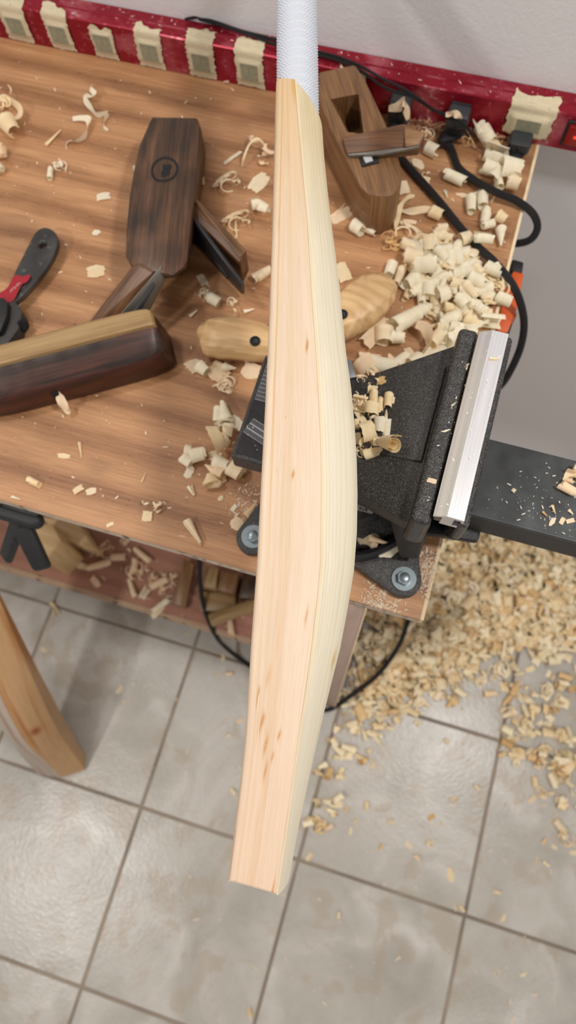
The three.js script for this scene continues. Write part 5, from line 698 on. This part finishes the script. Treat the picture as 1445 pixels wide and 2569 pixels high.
// on the vise
const VISE = ['in the cream cluster on top of the black vise', 'shavings on the vise top'];
const vh = 0.1345, VS = 0.00038 * 0.9;
for (const [k, a, b, r, mi] of [
  ['roll', [-0.0328,1.1054,-0.3006], [-0.0294,1.1054,-0.2865], 52, 2], ['roll', [-0.0245,1.1064,-0.2943], [-0.0222,1.1064,-0.2795], 42, 2], ['roll', [-0.0187,1.1084,-0.2994], [-0.0167,1.1084,-0.2852], 60, 2], ['roll', [-0.0148,1.1084,-0.296], [-0.0136,1.1084,-0.2894], 34, 1], ['open', [-0.0308,1.1064,-0.2845], [-0.0287,1.1064,-0.2726], 90, 2], ['roll', [-0.0271,1.1074,-0.2742], [-0.0255,1.1074,-0.2719], 44, 0], ['open', [-0.0495,1.1034,-0.2831], [-0.0355,1.1034,-0.2835], 90, 2], ['tangle', [-0.0441,1.1054,-0.2882], [-0.0439,1.1054,-0.2882], 110, 1], ['flake', [-0.0439,1.1064,-0.2774], [-0.028,1.1064,-0.2643], 38, 1], ['roll', [-0.0411,1.1034,-0.2694], [-0.0382,1.1034,-0.2606], 40, 2], ['flake', [-0.0259,1.1064,-0.2739], [-0.0224,1.1064,-0.2642], 60, 2], ['open', [-0.0208,1.1074,-0.2737], [-0.0175,1.1074,-0.2589], 62, 0], ['roll', [-0.014,1.1074,-0.2751], [-0.0101,1.1074,-0.256], 50, 0], ['sliver', [-0.0153,1.1114,-0.2739], [-0.0169,1.1134,-0.2821], 22, 1], ['cone', [-0.007,1.1074,-0.2575], [-0.0087,1.1074,-0.2642], 26, 1], ['open', [-0.0339,1.1054,-0.2536], [-0.0225,1.1054,-0.2612], 110, 2], ['roll', [-0.021,1.1064,-0.2512], [-0.0141,1.1064,-0.252], 66, 1], ['roll', [-0.0266,1.1044,-0.2361], [-0.0101,1.1044,-0.2451], 60, 2], ['tangle', [-0.03,1.1044,-0.2395], [-0.0298,1.1044,-0.2396], 90, 2], ['flake', [-0.0384,1.1044,-0.2572], [-0.0348,1.1044,-0.2459], 60, 1], ['open', [-0.0399,1.0994,-0.3053], [-0.0308,1.0994,-0.3066], 80, 2], ['flake', [-0.0303,1.1054,-0.3089], [-0.0268,1.1054,-0.318], 60, 4], ['flake', [-0.0304,1.1044,-0.3035], [-0.0215,1.1044,-0.3118], 40, 3], ['tangle', [-0.0363,1.1014,-0.3152], [-0.0361,1.1014,-0.3153], 130, 2], ['tangle', [-0.0482,1.1014,-0.312], [-0.0479,1.1014,-0.312], 70, 1], ['tangle', [-0.0297,1.1054,-0.2631], [-0.0295,1.1054,-0.2632], 60, 1],
]) lay(k, a, b, r * 0.000082, VISE, mi);
{ const a = [-0.0126,1.1089,-0.2492], b = [-0.0011,1.1274,-0.2418]; const o = lay('spiral', a, b, 0.0098, ['cream cone-shaped shaving on the vise with its spiral end facing out', undefined], 2); o.scale.x *= -1; }
one('wide ring-shaped shaving lying open on the vise top', [[-0.0248,1.1119,-0.2527], [-0.03,1.1119,-0.249], [-0.0308,1.1114,-0.2429], [-0.0264,1.1109,-0.2378], [-0.0217,1.1109,-0.2392], [-0.0207,1.1114,-0.2458], [-0.0231,1.1119,-0.2509], [-0.0263,1.1119,-0.2525]], 0.009, [1.5, 1.5], 2, 0);
const VB = ['lying in the black dished base of the vise', 'shavings in the vise base'];
for (const [k, a, b, r, mi] of [['flake', [-0.0066,0.9934,-0.197], [0.0069,0.9934,-0.1934], 0.008, 1], ['cone', [-0.002,0.9984,-0.1938], [0.0189,0.9984,-0.1937], 0.004, 3], ['flake', [0.0099,0.9934,-0.182], [0.0293,0.9934,-0.1955], 0.008, 0], ['roll', [0.0017,0.9934,-0.1893], [0.0083,0.9934,-0.1894], 0.0045, 1], ['sliver', [-0.0079,0.9934,-0.1747], [-0.0025,0.9934,-0.1733], 0.003, 1], ['flake', [-0.0099,0.9934,-0.1982], [-0.0055,0.9934,-0.1881], 0.006, 1]]) lay(k, a, b, r, VB, mi);
const VC = ['tiny on the aluminium and black jaws of the vise', 'chips on the vise jaws'];
for (const [k, a, b, r, mi] of [['sliver', [0.0564,1.1554,-0.3316], [0.0649,1.1554,-0.3332], 0.0012, 2], ['flake', [0.032,1.1424,-0.2161], [0.0394,1.1424,-0.216], 0.002, 3], ['flake', [0.0335,1.1414,-0.2592], [0.0408,1.1414,-0.2635], 0.0024, 0], ['sliver', [0.0398,1.1414,-0.3232], [0.0411,1.1414,-0.3299], 0.0018, 1], ['sliver', [0.0355,1.1414,-0.2866], [0.0392,1.1414,-0.2915], 0.0016, 0]]) lay(k, a, b, r, VC, mi);
const BM = ['on the machined top of the black vise beam', 'shavings on the vise beam'];
for (const [k, a, b, r, mi] of [['roll', [0.1522,1.0754,-0.2694], [0.1668,1.0754,-0.2648], 0.0045, 3], ['open', [0.1541,1.0754,-0.2792], [0.1638,1.0754,-0.2779], 0.006, 3], ['open', [0.1603,1.0754,-0.2851], [0.167,1.0754,-0.2841], 0.007, 3], ['flake', [0.151,1.0754,-0.2288], [0.1544,1.0754,-0.2376], 0.0022, 1], ['flake', [0.1599,1.0754,-0.2333], [0.1619,1.0754,-0.2397], 0.002, 3], ['flake', [0.1646,1.0754,-0.2366], [0.1711,1.0754,-0.2404], 0.002, 3], ['sliver', [0.1495,1.0754,-0.2487], [0.1537,1.0754,-0.2413], 0.0016, 2], ['sliver', [0.1424,1.0754,-0.2404], [0.1473,1.0754,-0.2371], 0.0014, 4], ['sliver', [0.1643,1.0754,-0.2482], [0.1692,1.0754,-0.2449], 0.0018, 1], ['flake', [0.112,1.0754,-0.254], [0.1152,1.0754,-0.2525], 0.002, 1]]) lay(k, a, b, r, BM, mi);
// on the shelf
const SH = ['among the debris on the low shelf under the bench', 'shavings on the low shelf'];
for (const [k, u, mi] of [['open', [-0.5323,0.152,-0.2297], 3], ['roll', [-0.4909,0.152,-0.2225], 3], ['tangle', [-0.4498,0.152,-0.2153], 3], ['tangle', [-0.5679,0.152,-0.2339], 3], ['roll', [-0.5694,0.152,-0.1998], 3], ['open', [-0.4812,0.152,-0.1704], 1], ['open', [-0.4473,0.152,-0.169], 0], ['roll', [-0.404,0.152,-0.1538], 0], ['flake', [-0.408,0.152,-0.1388], 1], ['tangle', [-0.4031,0.152,-0.1912], 3], ['roll', [-0.4814,0.152,-0.2492], 3], ['tangle', [-0.5229,0.152,-0.2565], 3], ['flake', [-0.6088,0.152,-0.1884], 1], ['tangle', [-0.4802,0.152,-0.2065], 3], ['roll', [-0.2405,0.152,-0.1514], 3], ['open', [-0.4249,0.152,-0.199], 3], ['flake', [-0.5648,0.152,-0.1631], 3], ['tangle', [-0.4094,0.152,-0.2223], 3]]) { const an = R0() * 6.28, L = 0.014 + 0.012 * R0(); lay(k, [u[0] - L * Math.cos(an), u[1], u[2] - L * Math.sin(an)], [u[0] + L * Math.cos(an), u[1], u[2] + L * Math.sin(an)], k === 'tangle' ? 0.024 : 0.008, SH, mi); }
// scattered on the floor tiles
const FL = floorAt;
const flo = [[[0.284,0,-0.0602], 14], [[0.1378,0,0.0371], 14], [[0.3687,0,0.0154], 14], [[0.3244,0,0.0572], 18], [[0.2879,0,0.104], 16], [[0.3103,0,0.1124], 12], [[0.2051,0,0.1393], 14], [[0.1969,0,0.1946], 14], [[0.2538,0,0.1731], 15], [[0.2759,0,0.1911], 14], [[0.2982,0,0.1553], 20], [[0.3533,0,0.2041], 26], [[0.3741,0,0.2577], 22], [[0.3899,0,0.2592], 14], [[0.4533,0,0.2079], 16], [[0.4769,0,0.252], 16], [[0.1449,0,0.3483], 12], [[0.4831,0,0.359], 13], [[0.5376,0,0.342], 12], [[0.5221,0,0.1239], 18], [[0.5415,0,0.122], 16], [[0.531,0,0.0802], 14], [[0.5535,0,0.0856], 12], [[0.4876,0,-0.0334], 20], [[0.4998,0,-0.0156], 20], [[0.4904,0,0.0043], 18], [[0.5135,0,0.0101], 18], [[0.5255,0,-0.0191], 14], [[0.5592,0,-0.0507], 18], [[0.5623,0,-0.0089], 18], [[0.413,0,-0.0944], 26], [[0.4445,0,-0.1172], 20], [[0.4598,0,-0.1307], 18], [[0.4791,0,-0.1009], 16], [[0.5036,0,-0.1127], 16], [[0.5228,0,-0.1052], 14], [[0.5052,0,-0.2261], 20], [[0.4841,0,-0.2662], 14], [[0.5232,0,-0.2778], 18], [[0.5283,0,-0.2237], 16], [[0.4944,0,-0.1862], 14], [[0.4171,0,-0.2091], 14], [[0.3896,0,-0.1641], 16], [[0.4361,0,-0.1598], 20], [[0.5538,0,0.04], 26], [[0.5799,0,0.0653], 26], [[0.5962,0,0.0849], 18], [[0.4588,0,0.0224], 14], [[0.4862,0,-0.0634], 14], [[0.0782,0,0.1889], 18], [[0.1264,0,0.1827], 14], [[0.1463,0,0.1215], 16], [[0.1337,0,0.1594], 12], [[0.0529,0,0.2593], 16], [[0.0032,0,0.4934], 14], [[0.0185,0,0.5752], 16], [[-0.1925,0,0.069], 12], [[-0.1787,0,0.031], 14], [[-0.1469,0,0.18], 16], [[-0.3321,0,0.0321], 12], [[-0.4722,0,0.0454], 18], [[-0.4463,0,0.0661], 18], [[-0.6859,0,-0.0831], 22], [[-0.6989,0,-0.0966], 16], [[-0.6811,0,0.0105], 14], [[-0.2354,0,-0.0628], 16], [[-0.2625,0,-0.0548], 12], [[-0.2605,0,-0.0939], 16], [[-0.3609,0,-0.1231], 14], [[0.1063,0,0.1421], 14]];
flo.forEach(([u, s], k) => { const an = R0() * 6.28, L = s * 0.00055; const kind = ['open', 'flake', 'roll', 'tangle', 'flake', 'sliver', 'open'][k % 7]; const orange = k === 4 || k === 30; lay(kind, [u[0] - L * Math.cos(an), u[1], u[2] - L * Math.sin(an)], [u[0] + L * Math.cos(an), u[1], u[2] + L * Math.sin(an)], kind === 'sliver' ? 0.002 : kind === 'tangle' ? L * 1.1 : L * 0.55, FL, orange ? 4 : [1, 3, 1, 2][k % 4]); });

// the deep pile on the floor under the vise: too many to count
{
  const pile = thing('shaving_pile', 'deep drift of golden wood shavings on the floor below the vise', 'wood shavings'); pile.userData.kind = 'stuff';
  const core = [[0.028,0,-0.3266], [0.0726,0,-0.4627], [0.1355,0,-0.6195], [0.2733,0,-0.6806], [0.4889,0,-0.6348], [0.5502,0,-0.3328], [0.4314,0,-0.277], [0.334,0,-0.2312], [0.2683,0,-0.1696], [0.1979,0,-0.1116], [0.1182,0,-0.0741], [0.0439,0,-0.052], [0.0162,0,-0.0901]];
  const skirt = [[0.0368,0,-0.0776], [0.1137,0,-0.1097], [0.2613,0,-0.2003], [0.403,0,-0.28], [0.4136,0,-0.2267], [0.3263,0,-0.1591], [0.2418,0,-0.0836], [0.1713,0,-0.0309], [0.1293,0,0.0219], [0.1081,0,0.0811], [0.0916,0,0.1551], [0.0605,0,0.2069], [0.0225,0,0.2016], [0.0227,0,0.1069], [0.0186,0,0.0103]];
  const right = [[0.4066,0,-0.2621], [0.5518,0,-0.3238], [0.6191,0,0.0697], [0.5567,0,0.0558], [0.5202,0,-0.0004], [0.4492,0,-0.0479], [0.3816,0,-0.0716], [0.3896,0,-0.1641]];
  const inside = (P, x, z) => { let c = false; for (let i = 0, j = P.length - 1; i < P.length; j = i++) if ((P[i][2] > z) !== (P[j][2] > z) && x < (P[j][0] - P[i][0]) * (z - P[i][2]) / (P[j][2] - P[i][2]) + P[i][0]) c = !c; return c; };
  const dist = (P, x, z) => { let d = 9; for (let i = 0, j = P.length - 1; i < P.length; j = i++) { const ax = P[j][0], az = P[j][2], bx = P[i][0] - ax, bz = P[i][2] - az, t = clamp(((x - ax) * bx + (z - az) * bz) / (bx * bx + bz * bz), 0, 1); d = Math.min(d, Math.hypot(x - ax - bx * t, z - az - bz * t)); } return d; };
  const gs = [rollGeo(71, 1.2, 0.8, 0, 0, 14), rollGeo(72, 0.75, 1, 0.1, 0, 12), flakeGeo(73, 0.8), rollGeo(74, 1.6, 0.7, 0.6, 0, 16), rollGeo(75, 0.6, 1.1, 0.2, 0.4, 10), tangleGeo(76, 4)];
  const r = rng(99), list = gs.map(() => []), q = new THREE.Quaternion(), e = new THREE.Euler();
  const add = (x, z, y, s) => { const k = Math.floor(r() * gs.length); e.set(r() * 6.28, r() * 6.28, (r() - 0.5) * 1.0); q.setFromEuler(e); if (gs[k] === gs[2] || gs[k] === gs[5]) { e.set((r() - 0.5) * 0.9, r() * 6.28, (r() - 0.5) * 0.9); q.setFromEuler(e); }
    const L = s * (1.0 + 1.4 * r()), R = s * (0.35 + 0.35 * r()); const sc = k === 2 ? V(L, R, L * 0.6) : k === 5 ? V(L * 0.7, L * 0.6, L * 0.7) : V(L, R, R); list[k].push([new THREE.Matrix4().compose(V(x, y + (k === 2 || k === 5 ? 0.001 : R), z), q, sc), r()]); };
  const bb = (P) => [Math.min(...P.map(p => p[0])), Math.max(...P.map(p => p[0])), Math.min(...P.map(p => p[2])), Math.max(...P.map(p => p[2]))];
  const legOK = (x, z) => !(x < 0.035 && z < -0.03 && x > -0.1);
  for (const [P, n, hmax, s0] of [[core, 4200, 0.038, 0.0150], [skirt, 900, 0.006, 0.0125], [right, 420, 0.004, 0.013]]) { const b = bb(P); for (let i = 0; i < n; i++) { const x = mix(b[0], b[1], r()), z = mix(b[2], b[3], r()); if (!inside(P, x, z) || !legOK(x, z)) continue; const d = smooth(0, 0.12, dist(P, x, z)); if (r() > 0.25 + d) continue; const top = fbm(x * 9, z * 9, 7); add(x, z, hmax * d * (0.3 + top) * Math.pow(r(), 0.4), s0 * (0.7 + 0.7 * r())); } }
  gs.forEach((g, k) => { const im = new THREE.InstancedMesh(g, new THREE.MeshPhysicalMaterial({ map: shTex, color: 0xffffff, roughness: 0.65, side: THREE.DoubleSide }), list[k].length); im.name = 'shavings'; shade(im); const c = new THREE.Color();
    list[k].forEach(([m, u], i) => { im.setMatrixAt(i, m); const w = u < 0.5 ? [1, 0.94, 0.84] : u < 0.84 ? [0.96, 0.82, 0.64] : u < 0.94 ? [0.84, 0.63, 0.40] : [1, 0.90, 0.84]; c.setRGB(...w); im.setColorAt(i, c); }); im.userData.kind = 'stuff'; pile.add(im); });
}
// crumbs and dust: uncountable specks
function crumbs(label, n, seed, place, size, col, name = 'sawdust') {
  const r = rng(seed), g = flakeGeo(200 + seed, 0.4), im = new THREE.InstancedMesh(g, std({ color: col, roughness: 0.8, side: THREE.DoubleSide }), n), q = new THREE.Quaternion(), e = new THREE.Euler(); im.name = numbered(name); shade(im);
  for (let i = 0; i < n; i++) { const p = place(r); e.set((r() - 0.5) * 0.6, r() * 6.28, (r() - 0.5) * 0.6); q.setFromEuler(e); const s = size * (0.3 + Math.pow(r(), 3) * 2.2); im.setMatrixAt(i, new THREE.Matrix4().compose(V(...p), q, V(s * (1 + 1.6 * r()), s * 0.5, s * 0.55))); }
  scene.add(im); return tag(im, label, 'sawdust', null, 'stuff');
}
crumbs('fine pale crumbs and dust sprinkled over the oak benchtop', 900, 1, r => { const x = mix(-0.75, BX - 0.01, Math.pow(r(), 0.75)), z = mix(ZB + 0.005, BZ - 0.005, r()); return [x, YB + 0.0006, z]; }, 0.0011, 0xf0dcc0);
crumbs('pale dust and chips crusted around the vise base lugs', 1300, 2, r => { const s = r() < 0.55 ? [0.0639,0.972,-0.1853] : r() < 0.6 ? [0.0277,0.972,-0.1443] : [-0.1348,0.972,-0.2009]; return [Math.min(BX - 0.003, s[0] + (r() + r() - 1) * 0.028), YB + 0.0008, Math.min(BZ - 0.002, s[2] + (r() + r() - 1) * 0.03)]; }, 0.0012, 0xd8c2a8);
crumbs('pale dust gathered along the top of the red power strip', 260, 3, r => { const x = mix(-0.8, 0.3, r()); return [x, YB + 0.0545, ZB - 0.004 - 0.022 * r()]; }, 0.0009, 0xf2d8cc);
crumbs('brown dust heaped along the foot of the red strip by the plugs', 500, 4, r => { const x = mix(-0.11, 0.05, r()), d = r() * r(); return [x, YB + 0.0008 + 0.006 * (1 - d) * r(), ZB + 0.002 + 0.03 * d]; }, 0.0022, 0xb08468);
crumbs('white specks of dust on the black vise top, jaws and beam', 360, 5, r => { const k = r(); return k < 0.2 ? [mix(-0.138, -0.06, r()), YB + 0.122, mix(-0.31, -0.22, r())] : k < 0.4 ? [mix(0.047, 0.066, r()), YB + 0.1842, mix(-0.355, -0.19, r())] : k < 0.5 ? [mix(0.033, 0.043, r()), YB + 0.1715, mix(-0.355, -0.185, r())] : [mix(0.09, 0.20, Math.pow(r(), 0.6)), YB + 0.1045, mix(-0.29, -0.224, Math.pow(r(), 0.6))]; }, 0.0007, 0xe6e0d4);
crumbs('small crumbs and specks scattered over the floor tiles', 600, 6, r => [mix(-0.6, 0.7, Math.sqrt(r())), 0.0012, mix(-0.3, 0.7, r())], 0.0024, 0xe4d2b8);
crumbs('chips and dust scattered on the low shelf', 160, 7, r => [mix(-0.6, -0.05, r()), 0.1512, mix(-0.4, -0.145, Math.sqrt(r()))], 0.003, 0xd8b8a4);

renderer.render(scene, camera);
